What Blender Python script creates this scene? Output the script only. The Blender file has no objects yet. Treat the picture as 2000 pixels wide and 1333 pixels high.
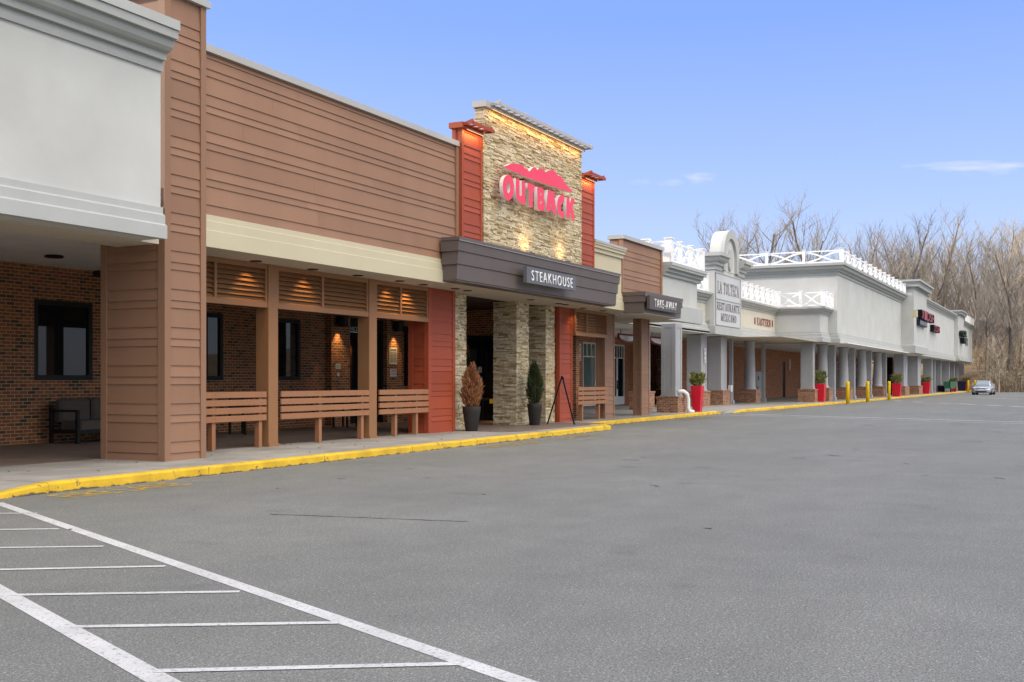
import bpy, math, random
from mathutils import Vector, Matrix
R = random.Random(7)
scene = bpy.context.scene
COL = scene.collection
rad = math.radians

# ------------------------------------------------------------------ measured camera
F = 2200.0; VX = 2100.0; Y0 = 743.0; EYE = 1.5
AL = math.atan((VX - 1000) / F); CA = math.cos(AL); SA = math.sin(AL)
def gp(px, py, Z=0.0):
    d = (EYE - Z) * F / (py - Y0); l = (px - 1000) / F * d
    return d * CA + l * SA, d * SA - l * CA
def fx(px, Y):
    t = (px - 1000) / F; d = Y / (SA - t * CA)
    return d * CA + t * d * SA
def fp(px, py, Y):
    t = (px - 1000) / F; d = Y / (SA - t * CA)
    return d * CA + t * d * SA, EYE + (Y0 - py) * d / F

cam = bpy.data.cameras.new('camera'); co = bpy.data.objects.new('camera', cam); COL.objects.link(co)
co.location = (0, 0, EYE); co.rotation_euler = (rad(90), 0, AL - rad(90))
cam.sensor_width = 36; cam.lens = F / 2000 * 36; cam.shift_y = (Y0 - 666.5) / 2000
cam.clip_start = 0.1; cam.clip_end = 3000
scene.camera = co

# ------------------------------------------------------------------ materials
def new_mat(name):
    m = bpy.data.materials.new(name); m.use_nodes = True
    return m, m.node_tree.nodes, m.node_tree.links, m.node_tree.nodes['Principled BSDF']
def N(nodes, typ, **kw):
    n = nodes.new(typ)
    for k, v in kw.items():
        if k.startswith('i_'):
            n.inputs[k[2:].replace('_', ' ')].default_value = v
        else:
            setattr(n, k, v)
    return n
def ramp(nodes, stops):
    r = nodes.new('ShaderNodeValToRGB'); e = r.color_ramp.elements
    while len(e) < len(stops): e.new(0.5)
    for i, (p, c) in enumerate(stops):
        e[i].position = p; e[i].color = (c[0], c[1], c[2], 1)
    return r
def mat(name, col, rough=0.6, var=0.08, scale=3.0, bump=0.0, bscale=60.0, metal=0.0, spec=0.25, streak=False, coat=0.0, island=0.0):
    m, n, l, b = new_mat(name)
    geo = N(n, 'ShaderNodeNewGeometry')
    no = N(n, 'ShaderNodeTexNoise', i_Scale=scale, i_Detail=6.0, i_Roughness=0.6)
    if streak:
        mp = N(n, 'ShaderNodeMapping'); mp.inputs['Scale'].default_value = (1, 1, 0.12)
        l.new(geo.outputs['Position'], mp.inputs['Vector']); l.new(mp.outputs['Vector'], no.inputs['Vector'])
    else:
        l.new(geo.outputs['Position'], no.inputs['Vector'])
    rp = ramp(n, [(0.3, [c * (1 - var) for c in col]), (0.7, [min(1, c * (1 + var)) for c in col])])
    l.new(no.outputs['Fac'], rp.inputs['Fac']); l.new(rp.outputs['Color'], b.inputs['Base Color'])
    if island:
        ri = ramp(n, [(0, [1 - island] * 3), (1, [1 + island] * 3)]); l.new(geo.outputs['Random Per Island'], ri.inputs['Fac'])
        mi = N(n, 'ShaderNodeMix', data_type='RGBA', blend_type='MULTIPLY'); mi.inputs[0].default_value = 1
        l.new(rp.outputs['Color'], mi.inputs[6]); l.new(ri.outputs['Color'], mi.inputs[7]); l.new(mi.outputs[2], b.inputs['Base Color'])
    b.inputs['Roughness'].default_value = rough; b.inputs['Metallic'].default_value = metal
    b.inputs['Specular IOR Level'].default_value = spec
    b.inputs['Coat Weight'].default_value = coat
    if bump:
        n2 = N(n, 'ShaderNodeTexNoise', i_Scale=bscale, i_Detail=4.0)
        l.new(geo.outputs['Position'], n2.inputs['Vector'])
        bp = N(n, 'ShaderNodeBump', i_Strength=bump, i_Distance=0.01)
        l.new(n2.outputs['Fac'], bp.inputs['Height']); l.new(bp.outputs['Normal'], b.inputs['Normal'])
    return m

def brick_mat(name, cols, mortar, dark=True):
    m, n, l, b = new_mat(name)
    geo = N(n, 'ShaderNodeNewGeometry')
    sp = N(n, 'ShaderNodeSeparateXYZ'); l.new(geo.outputs['Position'], sp.inputs[0])
    sn = N(n, 'ShaderNodeSeparateXYZ'); l.new(geo.outputs['True Normal'], sn.inputs[0])
    ab = N(n, 'ShaderNodeMath', operation='ABSOLUTE'); l.new(sn.outputs['X'], ab.inputs[0])
    gt = N(n, 'ShaderNodeMath', operation='GREATER_THAN'); l.new(ab.outputs[0], gt.inputs[0]); gt.inputs[1].default_value = 0.5
    mx = N(n, 'ShaderNodeMix', data_type='FLOAT'); l.new(gt.outputs[0], mx.inputs[0]); l.new(sp.outputs['X'], mx.inputs[2]); l.new(sp.outputs['Y'], mx.inputs[3])
    az = N(n, 'ShaderNodeMath', operation='ABSOLUTE'); l.new(sn.outputs['Z'], az.inputs[0])
    gz = N(n, 'ShaderNodeMath', operation='GREATER_THAN'); l.new(az.outputs[0], gz.inputs[0]); gz.inputs[1].default_value = 0.5
    mz = N(n, 'ShaderNodeMix', data_type='FLOAT'); l.new(gz.outputs[0], mz.inputs[0]); l.new(sp.outputs['Z'], mz.inputs[2]); l.new(sp.outputs['Y'], mz.inputs[3])
    cb = N(n, 'ShaderNodeCombineXYZ'); l.new(mx.outputs[0], cb.inputs['X']); l.new(mz.outputs[0], cb.inputs['Y'])
    nz = N(n, 'ShaderNodeTexNoise', i_Scale=7.0, i_Detail=2.0); l.new(geo.outputs['Position'], nz.inputs['Vector'])
    br = N(n, 'ShaderNodeTexBrick', offset=0.5)
    br.inputs['Color1'].default_value = (0, 0, 0, 1); br.inputs['Color2'].default_value = (1, 1, 1, 1); br.inputs['Mortar'].default_value = (0, 0, 0, 1)
    br.inputs['Scale'].default_value = 1; br.inputs['Brick Width'].default_value = 0.215; br.inputs['Row Height'].default_value = 0.075
    br.inputs['Mortar Size'].default_value = 0.0085; br.inputs['Mortar Smooth'].default_value = 0.2; br.inputs['Bias'].default_value = 0.0
    l.new(cb.outputs[0], br.inputs['Vector'])
    rp = ramp(n, cols); rp.color_ramp.interpolation = 'LINEAR'; l.new(br.outputs['Color'], rp.inputs['Fac'])
    mo = N(n, 'ShaderNodeMix', data_type='RGBA'); l.new(br.outputs['Fac'], mo.inputs[0]); l.new(rp.outputs['Color'], mo.inputs[6]); mo.inputs[7].default_value = (*mortar, 1)
    dk = N(n, 'ShaderNodeMix', data_type='RGBA', blend_type='MULTIPLY'); dk.inputs[0].default_value = 0.6
    rr = ramp(n, [(0.3, (0.6, 0.6, 0.6)), (0.7, (1.15, 1.12, 1.1))]); l.new(nz.outputs['Fac'], rr.inputs['Fac'])
    l.new(mo.outputs[2], dk.inputs[6]); l.new(rr.outputs['Color'], dk.inputs[7]); l.new(dk.outputs[2], b.inputs['Base Color'])
    b.inputs['Roughness'].default_value = 0.85
    iv = N(n, 'ShaderNodeMath', operation='SUBTRACT'); iv.inputs[0].default_value = 1; l.new(br.outputs['Fac'], iv.inputs[1])
    bp = N(n, 'ShaderNodeBump', i_Strength=0.6, i_Distance=0.008); l.new(iv.outputs[0], bp.inputs['Height']); l.new(bp.outputs['Normal'], b.inputs['Normal'])
    return m

def island_mat(name, stops, rough=0.85, bump=0.5, bscale=40, noise=0.25):
    m, n, l, b = new_mat(name)
    geo = N(n, 'ShaderNodeNewGeometry')
    no = N(n, 'ShaderNodeTexNoise', i_Scale=14.0, i_Detail=6.0); l.new(geo.outputs['Position'], no.inputs['Vector'])
    rp = ramp(n, stops); l.new(geo.outputs['Random Per Island'], rp.inputs['Fac'])
    rr = ramp(n, [(0.3, [1 - noise] * 3), (0.7, [1 + noise] * 3)]); l.new(no.outputs['Fac'], rr.inputs['Fac'])
    mu = N(n, 'ShaderNodeMix', data_type='RGBA', blend_type='MULTIPLY'); mu.inputs[0].default_value = 1
    l.new(rp.outputs['Color'], mu.inputs[6]); l.new(rr.outputs['Color'], mu.inputs[7]); l.new(mu.outputs[2], b.inputs['Base Color'])
    b.inputs['Roughness'].default_value = rough
    if bump:
        n2 = N(n, 'ShaderNodeTexNoise', i_Scale=bscale, i_Detail=5.0); l.new(geo.outputs['Position'], n2.inputs['Vector'])
        bp = N(n, 'ShaderNodeBump', i_Strength=bump, i_Distance=0.01); l.new(n2.outputs['Fac'], bp.inputs['Height']); l.new(bp.outputs['Normal'], b.inputs['Normal'])
    return m

def asphalt_mat():
    m, n, l, b = new_mat('asphalt')
    geo = N(n, 'ShaderNodeNewGeometry')
    def noise(s, d=5.0, vec=None, r=0.6):
        x = N(n, 'ShaderNodeTexNoise', i_Scale=s, i_Detail=d, i_Roughness=r); l.new(vec or geo.outputs['Position'], x.inputs['Vector']); return x
    big = noise(0.22, 5); mid = noise(1.6, 5); fine = noise(75, 3); grit = noise(210, 2)
    mp = N(n, 'ShaderNodeMapping'); mp.inputs['Scale'].default_value = (0.12, 1.3, 1); mp.inputs['Rotation'].default_value = (0, 0, rad(3))
    l.new(geo.outputs['Position'], mp.inputs['Vector']); lanes = noise(0.7, 4, mp.outputs['Vector'])
    base = ramp(n, [(0.32, (0.143, 0.1455, 0.136)), (0.68, (0.172, 0.174, 0.162))]); l.new(big.outputs['Fac'], base.inputs['Fac'])
    def mul(a, fac, stops):
        r = ramp(n, stops); l.new(fac, r.inputs['Fac'])
        x = N(n, 'ShaderNodeMix', data_type='RGBA', blend_type='MULTIPLY'); x.inputs[0].default_value = 1
        l.new(a, x.inputs[6]); l.new(r.outputs['Color'], x.inputs[7]); return x.outputs[2]
    o = mul(base.outputs['Color'], mid.outputs['Fac'], [(0.3, (0.92,) * 3), (0.7, (1.07,) * 3)])
    o = mul(o, lanes.outputs['Fac'], [(0.3, (0.94,) * 3), (0.65, (1.03,) * 3)])
    o = mul(o, fine.outputs['Fac'], [(0.36, (0.60,) * 3), (0.64, (1.42,) * 3)])
    o = mul(o, grit.outputs['Fac'], [(0.36, (0.62,) * 3), (0.64, (1.42,) * 3)])
    g3 = noise(28, 4, None, .75); o = mul(o, g3.outputs['Fac'], [(0.36, (0.84,) * 3), (0.64, (1.16,) * 3)])
    vo = N(n, 'ShaderNodeTexVoronoi', i_Scale=34.0); l.new(geo.outputs['Position'], vo.inputs['Vector'])
    o = mul(o, vo.outputs['Distance'], [(0.12, (1.9, 1.88, 1.84)), (0.24, (1, 1, 1))])
    spot = noise(0.9, 2); sp2 = ramp(n, [(0.66, (1, 1, 1)), (0.76, (0.84, 0.84, 0.84))]); l.new(spot.outputs['Fac'], sp2.inputs['Fac'])
    x = N(n, 'ShaderNodeMix', data_type='RGBA', blend_type='MULTIPLY'); x.inputs[0].default_value = 1
    l.new(o, x.inputs[6]); l.new(sp2.outputs['Color'], x.inputs[7])
    l.new(x.outputs[2], b.inputs['Base Color']); b.inputs['Roughness'].default_value = 0.82; b.inputs['Specular IOR Level'].default_value = 0.35
    bp = N(n, 'ShaderNodeBump', i_Strength=0.5, i_Distance=0.006); l.new(fine.outputs['Fac'], bp.inputs['Height']); l.new(bp.outputs['Normal'], b.inputs['Normal'])
    return m

def worn_paint(name, paint, under, lo, hi, scale=9.0, rough=0.6, dirt=0.15, foot=False):
    m, n, l, b = new_mat(name)
    geo = N(n, 'ShaderNodeNewGeometry')
    a = N(n, 'ShaderNodeTexNoise', i_Scale=scale, i_Detail=9.0, i_Roughness=0.72); l.new(geo.outputs['Position'], a.inputs['Vector'])
    r = ramp(n, [(lo, under), (hi, paint)]); l.new(a.outputs['Fac'], r.inputs['Fac'])
    if foot:   # paint worn off and soiled along the gutter, ragged edge; doubles as painted contact shade
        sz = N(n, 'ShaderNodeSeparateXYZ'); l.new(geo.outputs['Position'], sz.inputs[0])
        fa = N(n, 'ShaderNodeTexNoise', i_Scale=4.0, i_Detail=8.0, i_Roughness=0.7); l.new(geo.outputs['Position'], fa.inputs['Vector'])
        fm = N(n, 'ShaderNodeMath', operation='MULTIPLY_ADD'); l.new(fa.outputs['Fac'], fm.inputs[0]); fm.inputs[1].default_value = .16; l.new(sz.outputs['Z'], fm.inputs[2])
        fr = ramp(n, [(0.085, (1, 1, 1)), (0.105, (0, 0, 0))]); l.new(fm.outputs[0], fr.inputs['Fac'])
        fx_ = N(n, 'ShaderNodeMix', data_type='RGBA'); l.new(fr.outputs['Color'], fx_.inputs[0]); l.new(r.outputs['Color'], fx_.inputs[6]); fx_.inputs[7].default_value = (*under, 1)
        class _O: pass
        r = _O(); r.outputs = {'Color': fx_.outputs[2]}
    d = N(n, 'ShaderNodeTexNoise', i_Scale=2.3, i_Detail=6.0); l.new(geo.outputs['Position'], d.inputs['Vector'])
    g = N(n, 'ShaderNodeTexNoise', i_Scale=150.0, i_Detail=2.0); l.new(geo.outputs['Position'], g.inputs['Vector'])
    dr = ramp(n, [(0.3, (1 - dirt,) * 3), (0.65, (1.03,) * 3)]); l.new(d.outputs['Fac'], dr.inputs['Fac'])
    gr = ramp(n, [(0.3, (0.8,) * 3), (0.7, (1.12,) * 3)]); l.new(g.outputs['Fac'], gr.inputs['Fac'])
    x = N(n, 'ShaderNodeMix', data_type='RGBA', blend_type='MULTIPLY'); x.inputs[0].default_value = 1
    y = N(n, 'ShaderNodeMix', data_type='RGBA', blend_type='MULTIPLY'); y.inputs[0].default_value = 1
    l.new(r.outputs['Color'], x.inputs[6]); l.new(dr.outputs['Color'], x.inputs[7])
    l.new(x.outputs[2], y.inputs[6]); l.new(gr.outputs['Color'], y.inputs[7]); l.new(y.outputs[2], b.inputs['Base Color'])
    b.inputs['Roughness'].default_value = rough
    bp = N(n, 'ShaderNodeBump', i_Strength=0.25, i_Distance=0.008); l.new(a.outputs['Fac'], bp.inputs['Height']); l.new(bp.outputs['Normal'], b.inputs['Normal'])
    return m

def emit_mat(name, col, s):
    m, n, l, b = new_mat(name)
    b.inputs['Base Color'].default_value = (*col, 1); b.inputs['Emission Color'].default_value = (*col, 1); b.inputs['Emission Strength'].default_value = s
    return m
def glass_mat(name, tint=(0.012, 0.013, 0.014), rough=0.02, spec=0.4):
    m, n, l, b = new_mat(name)
    b.inputs['Base Color'].default_value = (*tint, 1); b.inputs['Roughness'].default_value = rough; b.inputs['Specular IOR Level'].default_value = spec
    return m

M = dict(
    asphalt=asphalt_mat(),
    concrete=mat('pavement_concrete', (0.30, 0.285, 0.26), 0.85, 0.22, 1.3, 0.35, 90),
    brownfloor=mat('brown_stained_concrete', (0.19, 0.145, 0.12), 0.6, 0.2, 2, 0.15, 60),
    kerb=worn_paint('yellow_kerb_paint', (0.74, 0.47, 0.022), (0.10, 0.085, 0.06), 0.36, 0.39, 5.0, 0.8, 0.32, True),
    white_line=worn_paint('white_road_paint', (0.57, 0.57, 0.56), (0.19, 0.19, 0.19), 0.35, 0.46, 30, 0.7, 0.16),
    pale_line=worn_paint('faded_road_paint', (0.50, 0.50, 0.50), (0.22, 0.22, 0.22), 0.34, 0.56, 6, 0.8),
    yellow_line=worn_paint('yellow_road_paint', (0.52, 0.34, 0.03), (0.15, 0.145, 0.13), 0.29, 0.38, 9, 0.8),
    faint_yellow=worn_paint('faint_yellow_road_paint', (0.38, 0.27, 0.05), (0.15, 0.148, 0.135), 0.40, 0.54, 9, 0.8),
    crack=mat('crack_sealant', (0.05, 0.05, 0.05), 0.6, 0.3, 20),
    stucco=mat('off_white_stucco', (0.515, 0.52, 0.49), 0.9, 0.075, 0.7, 0.3, 120, streak=False),
    stucco_cream=mat('cream_stucco', (0.56, 0.53, 0.44), 0.9, 0.04, 1.0, 0.25, 120),
    trim_grey=mat('grey_moulding', (0.36, 0.37, 0.35), 0.8, 0.05, 1.5, 0.2, 120),
    trim_light=mat('pale_grey_moulding', (0.42, 0.43, 0.41), 0.8, 0.05, 1.5, 0.2, 120),
    col_grey=mat('grey_column_paint', (0.37, 0.37, 0.375), 0.6, 0.06, 1.5, 0.08, 60),
    cream=mat('cream_fascia', (0.53, 0.475, 0.33), 0.8, 0.03, 1.5, 0.15, 100),
    siding=mat('brown_siding', (0.282, 0.158, 0.097), 0.6, 0.07, 0.9, 0.12, 30, streak=True, island=.07),
    post=mat('brown_post_paint', (0.30, 0.150, 0.068), 0.5, 0.06, 1.5, 0.05, 40),
    bench=mat('brown_bench_paint', (0.335, 0.158, 0.078), 0.5, 0.06, 2.5, 0.05, 40),
    red=mat('rust_red_siding', (0.335, 0.068, 0.030), 0.55, 0.07, 1.2, 0.08, 30, streak=True, island=.09),
    coping=mat('metal_coping', (0.46, 0.44, 0.40), 0.45, 0.05, 1, metal=0.2),
    canopy=mat('dark_brown_canopy', (0.118, 0.095, 0.085), 0.45, 0.06, 1.5),
    soffit=mat('beige_soffit', (0.52, 0.46, 0.37), 0.8, 0.03, 1),
    ceiling=mat('porch_ceiling', (0.78, 0.78, 0.75), 0.8, 0.08, 1),
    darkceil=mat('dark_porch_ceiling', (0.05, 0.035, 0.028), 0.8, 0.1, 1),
    stone=island_mat('stacked_ledgestone', [(0.0, (0.24, 0.155, 0.07)), (0.15, (0.40, 0.30, 0.155)), (0.4, (0.52, 0.42, 0.245)), (0.7, (0.60, 0.505, 0.325)), (0.9, (0.68, 0.60, 0.44)), (1.0, (0.40, 0.32, 0.21))], 0.85, 0.7, 30),
    mortar=mat('stone_backing', (0.14, 0.11, 0.075), 0.9, 0.1),
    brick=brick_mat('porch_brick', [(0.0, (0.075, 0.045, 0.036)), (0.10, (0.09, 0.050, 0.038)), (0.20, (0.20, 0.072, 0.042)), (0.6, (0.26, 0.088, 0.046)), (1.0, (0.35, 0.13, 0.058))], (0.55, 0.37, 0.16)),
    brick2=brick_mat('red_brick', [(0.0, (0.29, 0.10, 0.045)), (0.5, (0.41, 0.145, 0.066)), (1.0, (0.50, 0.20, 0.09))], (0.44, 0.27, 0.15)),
    brick3=brick_mat('pier_brick', [(0.0, (0.19, 0.075, 0.04)), (0.5, (0.30, 0.12, 0.065)), (1.0, (0.42, 0.20, 0.11))], (0.48, 0.36, 0.24)),
    black=mat('black_frame', (0.014, 0.014, 0.013), 0.45, 0.1),
    dark=mat('dark_interior', (0.010, 0.008, 0.007), 0.9, 0.1),
    glass=glass_mat('window_glass'),
    glass_green=glass_mat('green_tinted_glass', (0.10, 0.16, 0.15), 0.05),
    white=mat('white_vinyl', (0.82, 0.82, 0.81), 0.5, 0.02, 1),
    white_paint=mat('white_door_paint', (0.70, 0.71, 0.68), 0.5, 0.03, 2),
    panel2=mat('pale_sign_panel', (0.53, 0.54, 0.535), 0.6, 0.03, 0.8),
    panel=mat('white_sign_panel', (0.72, 0.73, 0.73), 0.5, 0.03, 0.8),
    lettergrey=mat('grey_lettering', (0.20, 0.18, 0.19), 0.6, 0.05),
    letterred=mat('faded_red_lettering', (0.28, 0.07, 0.06), 0.6, 0.05),
    signred=mat('red_sign_face', (0.83, 0.055, 0.10), 0.35, 0.03, 1.2),
    signgrey=mat('grey_sign_panel', (0.115, 0.115, 0.125), 0.45, 0.04),
    signbrown=mat('brown_sign_panel', (0.085, 0.07, 0.062), 0.45, 0.04),
    maroon=mat('maroon_sign', (0.16, 0.012, 0.018), 0.4, 0.1),
    darkred=mat('dark_red_letter_face', (0.30, 0.018, 0.035), 0.35, 0.1),
    green=mat('green_letter_face', (0.012, 0.10, 0.055), 0.4, 0.1),
    cart=mat('green_cart', (0.04, 0.17, 0.09), 0.5, 0.15),
    redpot=mat('red_planter', (0.60, 0.010, 0.030), 0.35, 0.05, 2, coat=0.2),
    pot=mat('charcoal_pot', (0.035, 0.032, 0.030), 0.55, 0.15, 3),
    soil=mat('soil', (0.04, 0.03, 0.02), 1.0, 0.3, 20),
    bollard=mat('yellow_bollard', (0.80, 0.54, 0.012), 0.5, 0.12, 3),
    navy=mat('navy_paint', (0.012, 0.018, 0.045), 0.5, 0.1),
    bin=mat('black_bin', (0.010, 0.010, 0.012), 0.5, 0.1),
    cabinet=mat('grey_cabinet', (0.30, 0.32, 0.30), 0.5, 0.05),
    cushion=mat('taupe_cushion', (0.095, 0.080, 0.068), 0.9, 0.1, 6, 0.2, 200),
    paper=mat('paper_notice', (0.62, 0.64, 0.50), 0.7, 0.04),
    paperw=mat('white_notice', (0.70, 0.70, 0.72), 0.7, 0.04),
    carpaint=mat('silver_car_paint', (0.52, 0.53, 0.55), 0.28, 0.02, 1, metal=0.55, coat=0.6),
    chrome=mat('chrome', (0.7, 0.7, 0.7), 0.15, 0.02, 1, metal=1.0),
    rubber=mat('tyre_rubber', (0.02, 0.02, 0.02), 0.8, 0.1),
    lampglass=glass_mat('headlight_glass', (0.55, 0.57, 0.6), 0.1),
    windscreen=glass_mat('windscreen_glass', (0.22, 0.28, 0.31), 0.08),
    bulb=emit_mat('warm_bulb', (1.0, 0.62, 0.25), 5),
    led=emit_mat('warm_led', (1.0, 0.60, 0.22), .5),
    yellow=mat('yellow_plastic', (0.7, 0.5, 0.02), 0.4, 0.05),
    conifer=island_mat('green_conifer', [(0, (0.012, 0.022, 0.006)), (0.5, (0.035, 0.052, 0.012)), (1, (0.085, 0.10, 0.025))], 0.8, 0),
    deadconifer=island_mat('brown_dead_conifer', [(0, (0.16, 0.055, 0.022)), (0.5, (0.34, 0.14, 0.055)), (1, (0.52, 0.27, 0.12))], 0.8, 0),
    leaf=island_mat('planter_leaves', [(0, (0.06, 0.09, 0.018)), (0.5, (0.16, 0.19, 0.04)), (0.85, (0.28, 0.27, 0.07)), (1, (0.42, 0.28, 0.07))], 0.7, 0),
    bark=mat('grey_brown_bark', (0.25, 0.21, 0.165), 0.95, 0.35, 1.5, 0.5, 8),
    barkpale=mat('pale_bark', (0.42, 0.36, 0.26), 0.95, 0.2, 1.5, 0.4, 8),
    barkdark=mat('dark_bark', (0.13, 0.108, 0.088), 0.95, 0.3, 1.5, 0.5, 8),
    twig=mat('brown_twigs', (0.25, 0.22, 0.185), 0.95, 0.3, 0.6),
    twigpale=mat('tan_twigs', (0.37, 0.32, 0.255), 0.95, 0.3, 0.6),
    brush=island_mat('dry_brush', [(0, (0.12, 0.09, 0.06)), (0.5, (0.29, 0.22, 0.145)), (1, (0.45, 0.36, 0.25))], 0.95, 0),
    litter=mat('leaf_litter', (0.20, 0.145, 0.092), 0.95, 0.5, 0.55, 0.6, 3),
    ground=mat('bare_ground', (0.17, 0.145, 0.10), 0.95, 0.35, 0.3, 0.4, 3),
    roof=mat('flat_roof_membrane', (0.25, 0.25, 0.25), 0.9, 0.1),
    trunkbrown=mat('shrub_stem', (0.08, 0.05, 0.03), 0.9, 0.2),
    dryleaf=mat('dry_leaf', (0.25, 0.13, 0.06), 0.9, 0.2),
)

# ------------------------------------------------------------------ mesh helpers
def wloc(o):
    v = Vector((0, 0, 0))
    while o is not None: v = v + o.location; o = o.parent
    return v
class MB:
    def __init__(s): s.v = []; s.f = []; s.mi = []; s.cur = 0; s.smooth = False
    def face(s, pts):
        b = len(s.v); s.v += [tuple(p) for p in pts]; s.f.append(tuple(range(b, b + len(pts)))); s.mi.append(s.cur)
    def mesh(s, vs, fs):
        b = len(s.v); s.v += [tuple(p) for p in vs]
        for f in fs: s.f.append(tuple(b + i for i in f)); s.mi.append(s.cur)
    def box(s, x0, x1, y0, y1, z0, z1):
        s.mesh([(x0, y0, z0), (x1, y0, z0), (x1, y1, z0), (x0, y1, z0), (x0, y0, z1), (x1, y0, z1), (x1, y1, z1), (x0, y1, z1)],
               [(0, 3, 2, 1), (4, 5, 6, 7), (0, 1, 5, 4), (1, 2, 6, 5), (2, 3, 7, 6), (3, 0, 4, 7)])
    def bbox(s, x0, x1, y0, y1, z0, z1, b=0.01):
        # box with chamfered vertical and top edges
        p = [(x0 + b, y0), (x1 - b, y0), (x1, y0 + b), (x1, y1 - b), (x1 - b, y1), (x0 + b, y1), (x0, y1 - b), (x0, y0 + b)]
        q = [(x0 + 2 * b, y0 + b), (x1 - 2 * b, y0 + b), (x1 - b, y0 + 2 * b), (x1 - b, y1 - 2 * b), (x1 - 2 * b, y1 - b), (x0 + 2 * b, y1 - b), (x0 + b, y1 - 2 * b), (x0 + b, y0 + 2 * b)]
        s.rings([[(x, y, z0) for x, y in p], [(x, y, z1 - b) for x, y in p], [(x, y, z1) for x, y in q]], True)
    def rings(s, rs, caps=True, closed=True):
        b = len(s.v); n = len(rs[0])
        for r in rs: s.v += [tuple(p) for p in r]
        m = n if closed else n - 1
        for i in range(len(rs) - 1):
            for j in range(m):
                k = (j + 1) % n
                s.f.append((b + i * n + j, b + i * n + k, b + (i + 1) * n + k, b + (i + 1) * n + j)); s.mi.append(s.cur)
        if caps:
            s.f.append(tuple(b + j for j in reversed(range(n)))); s.mi.append(s.cur)
            e = b + (len(rs) - 1) * n; s.f.append(tuple(e + j for j in range(n))); s.mi.append(s.cur)
    def prism_x(s, prof, x0, x1):      # prof: (y, z) outline
        s.rings([[(x0, y, z) for y, z in prof], [(x1, y, z) for y, z in prof]])
    def prism_y(s, prof, y0, y1):      # prof: (x, z)
        s.rings([[(x, y0, z) for x, z in prof], [(x, y1, z) for x, z in prof]])
    def prism_z(s, prof, z0, z1):
        s.rings([[(x, y, z0) for x, y in prof], [(x, y, z1) for x, y in prof]])
    def tube(s, p0, p1, r0, r1, n=8, caps=True):
        p0 = Vector(p0); p1 = Vector(p1); d = (p1 - p0)
        if d.length < 1e-6: return
        d.normalize(); a = d.orthogonal().normalized(); b = d.cross(a)
        s.rings([[p + a * (r * math.cos(2 * math.pi * k / n)) + b * (r * math.sin(2 * math.pi * k / n)) for k in range(n)] for p, r in ((p0, r0), (p1, r1))], caps)
    def path(s, pts, rs, n=8, caps=True):
        rings = []; pts = [Vector(p) for p in pts]
        a = None
        for i, p in enumerate(pts):
            d = (pts[min(i + 1, len(pts) - 1)] - pts[max(i - 1, 0)]).normalized()
            if a is None: a = d.orthogonal().normalized()
            a = (a - d * a.dot(d)).normalized(); b = d.cross(a); r = rs[i] if isinstance(rs, (list, tuple)) else rs
            rings.append([p + a * (r * math.cos(2 * math.pi * k / n)) + b * (r * math.sin(2 * math.pi * k / n)) for k in range(n)])
        s.rings(rings, caps)
    def lathe(s, prof, cx, cy, n=24):   # prof: (r, z)
        s.rings([[(cx + r * math.cos(2 * math.pi * k / n), cy + r * math.sin(2 * math.pi * k / n), z) for k in range(n)] for r, z in prof])
    def build(s, name, mats, parent=None, smooth=None):
        if not isinstance(mats, (list, tuple)): mats = [mats]
        me = bpy.data.meshes.new(name)
        o = wloc(parent) if parent else Vector((0, 0, 0))
        me.from_pydata([(x - o.x, y - o.y, z - o.z) for x, y, z in s.v], [], s.f)
        for m in mats: me.materials.append(M[m] if isinstance(m, str) else m)
        if len(mats) > 1: me.polygons.foreach_set('material_index', s.mi)
        if smooth or s.smooth:
            me.polygons.foreach_set('use_smooth', [True] * len(me.polygons))
        me.update()
        ob = bpy.data.objects.new(name, me); COL.objects.link(ob); ob.parent = parent
        return ob
def thing(name, label, cat, loc=(0, 0, 0), group=None):
    o = bpy.data.objects.new(name, None); COL.objects.link(o); o.location = loc; o.empty_display_size = 0.3
    o['label'] = label; o['category'] = cat
    if group: o['group'] = group
    return o
def tag(o, label, cat, group=None):
    o['label'] = label; o['category'] = cat
    if group: o['group'] = group
    return o
def struct(name, mb, m, kind='structure', label=None):
    o = mb.build(name, m); o['kind'] = kind
    if label: o['label'] = label
    return o
def copy_tree(o, parent=None):
    c = o.copy(); COL.objects.link(c); c.parent = parent
    for ch in list(o.children): copy_tree(ch, c)
    return c
def box(name, m, parent, *a):
    mb = MB(); mb.box(*a); return mb.build(name, m, parent)

def curve_mesh(polys, depth, bevel=0.0):
    cu = bpy.data.curves.new('outline', 'CURVE'); cu.dimensions = '2D'; cu.fill_mode = 'BOTH'; cu.extrude = depth / 2; cu.bevel_depth = bevel
    for p in polys:
        sp = cu.splines.new('POLY'); sp.points.add(len(p) - 1); sp.use_cyclic_u = True
        for i, (x, y) in enumerate(p): sp.points[i].co = (x, y, 0, 1)
    o = bpy.data.objects.new('outline', cu); COL.objects.link(o)
    dg = bpy.context.evaluated_depsgraph_get(); me = bpy.data.meshes.new_from_object(o.evaluated_get(dg))
    bpy.data.objects.remove(o); return me
def text_mesh(txt, size, depth, offset=0.0, spacing=1.0):
    cu = bpy.data.curves.new('lettering', 'FONT'); cu.body = txt; cu.size = size; cu.extrude = depth / 2; cu.offset = offset; cu.space_character = spacing
    cu.align_x = 'LEFT'; cu.align_y = 'BOTTOM_BASELINE'
    o = bpy.data.objects.new('lettering', cu); COL.objects.link(o)
    dg = bpy.context.evaluated_depsgraph_get(); me = bpy.data.meshes.new_from_object(o.evaluated_get(dg))
    bpy.data.objects.remove(o); return me

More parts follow.
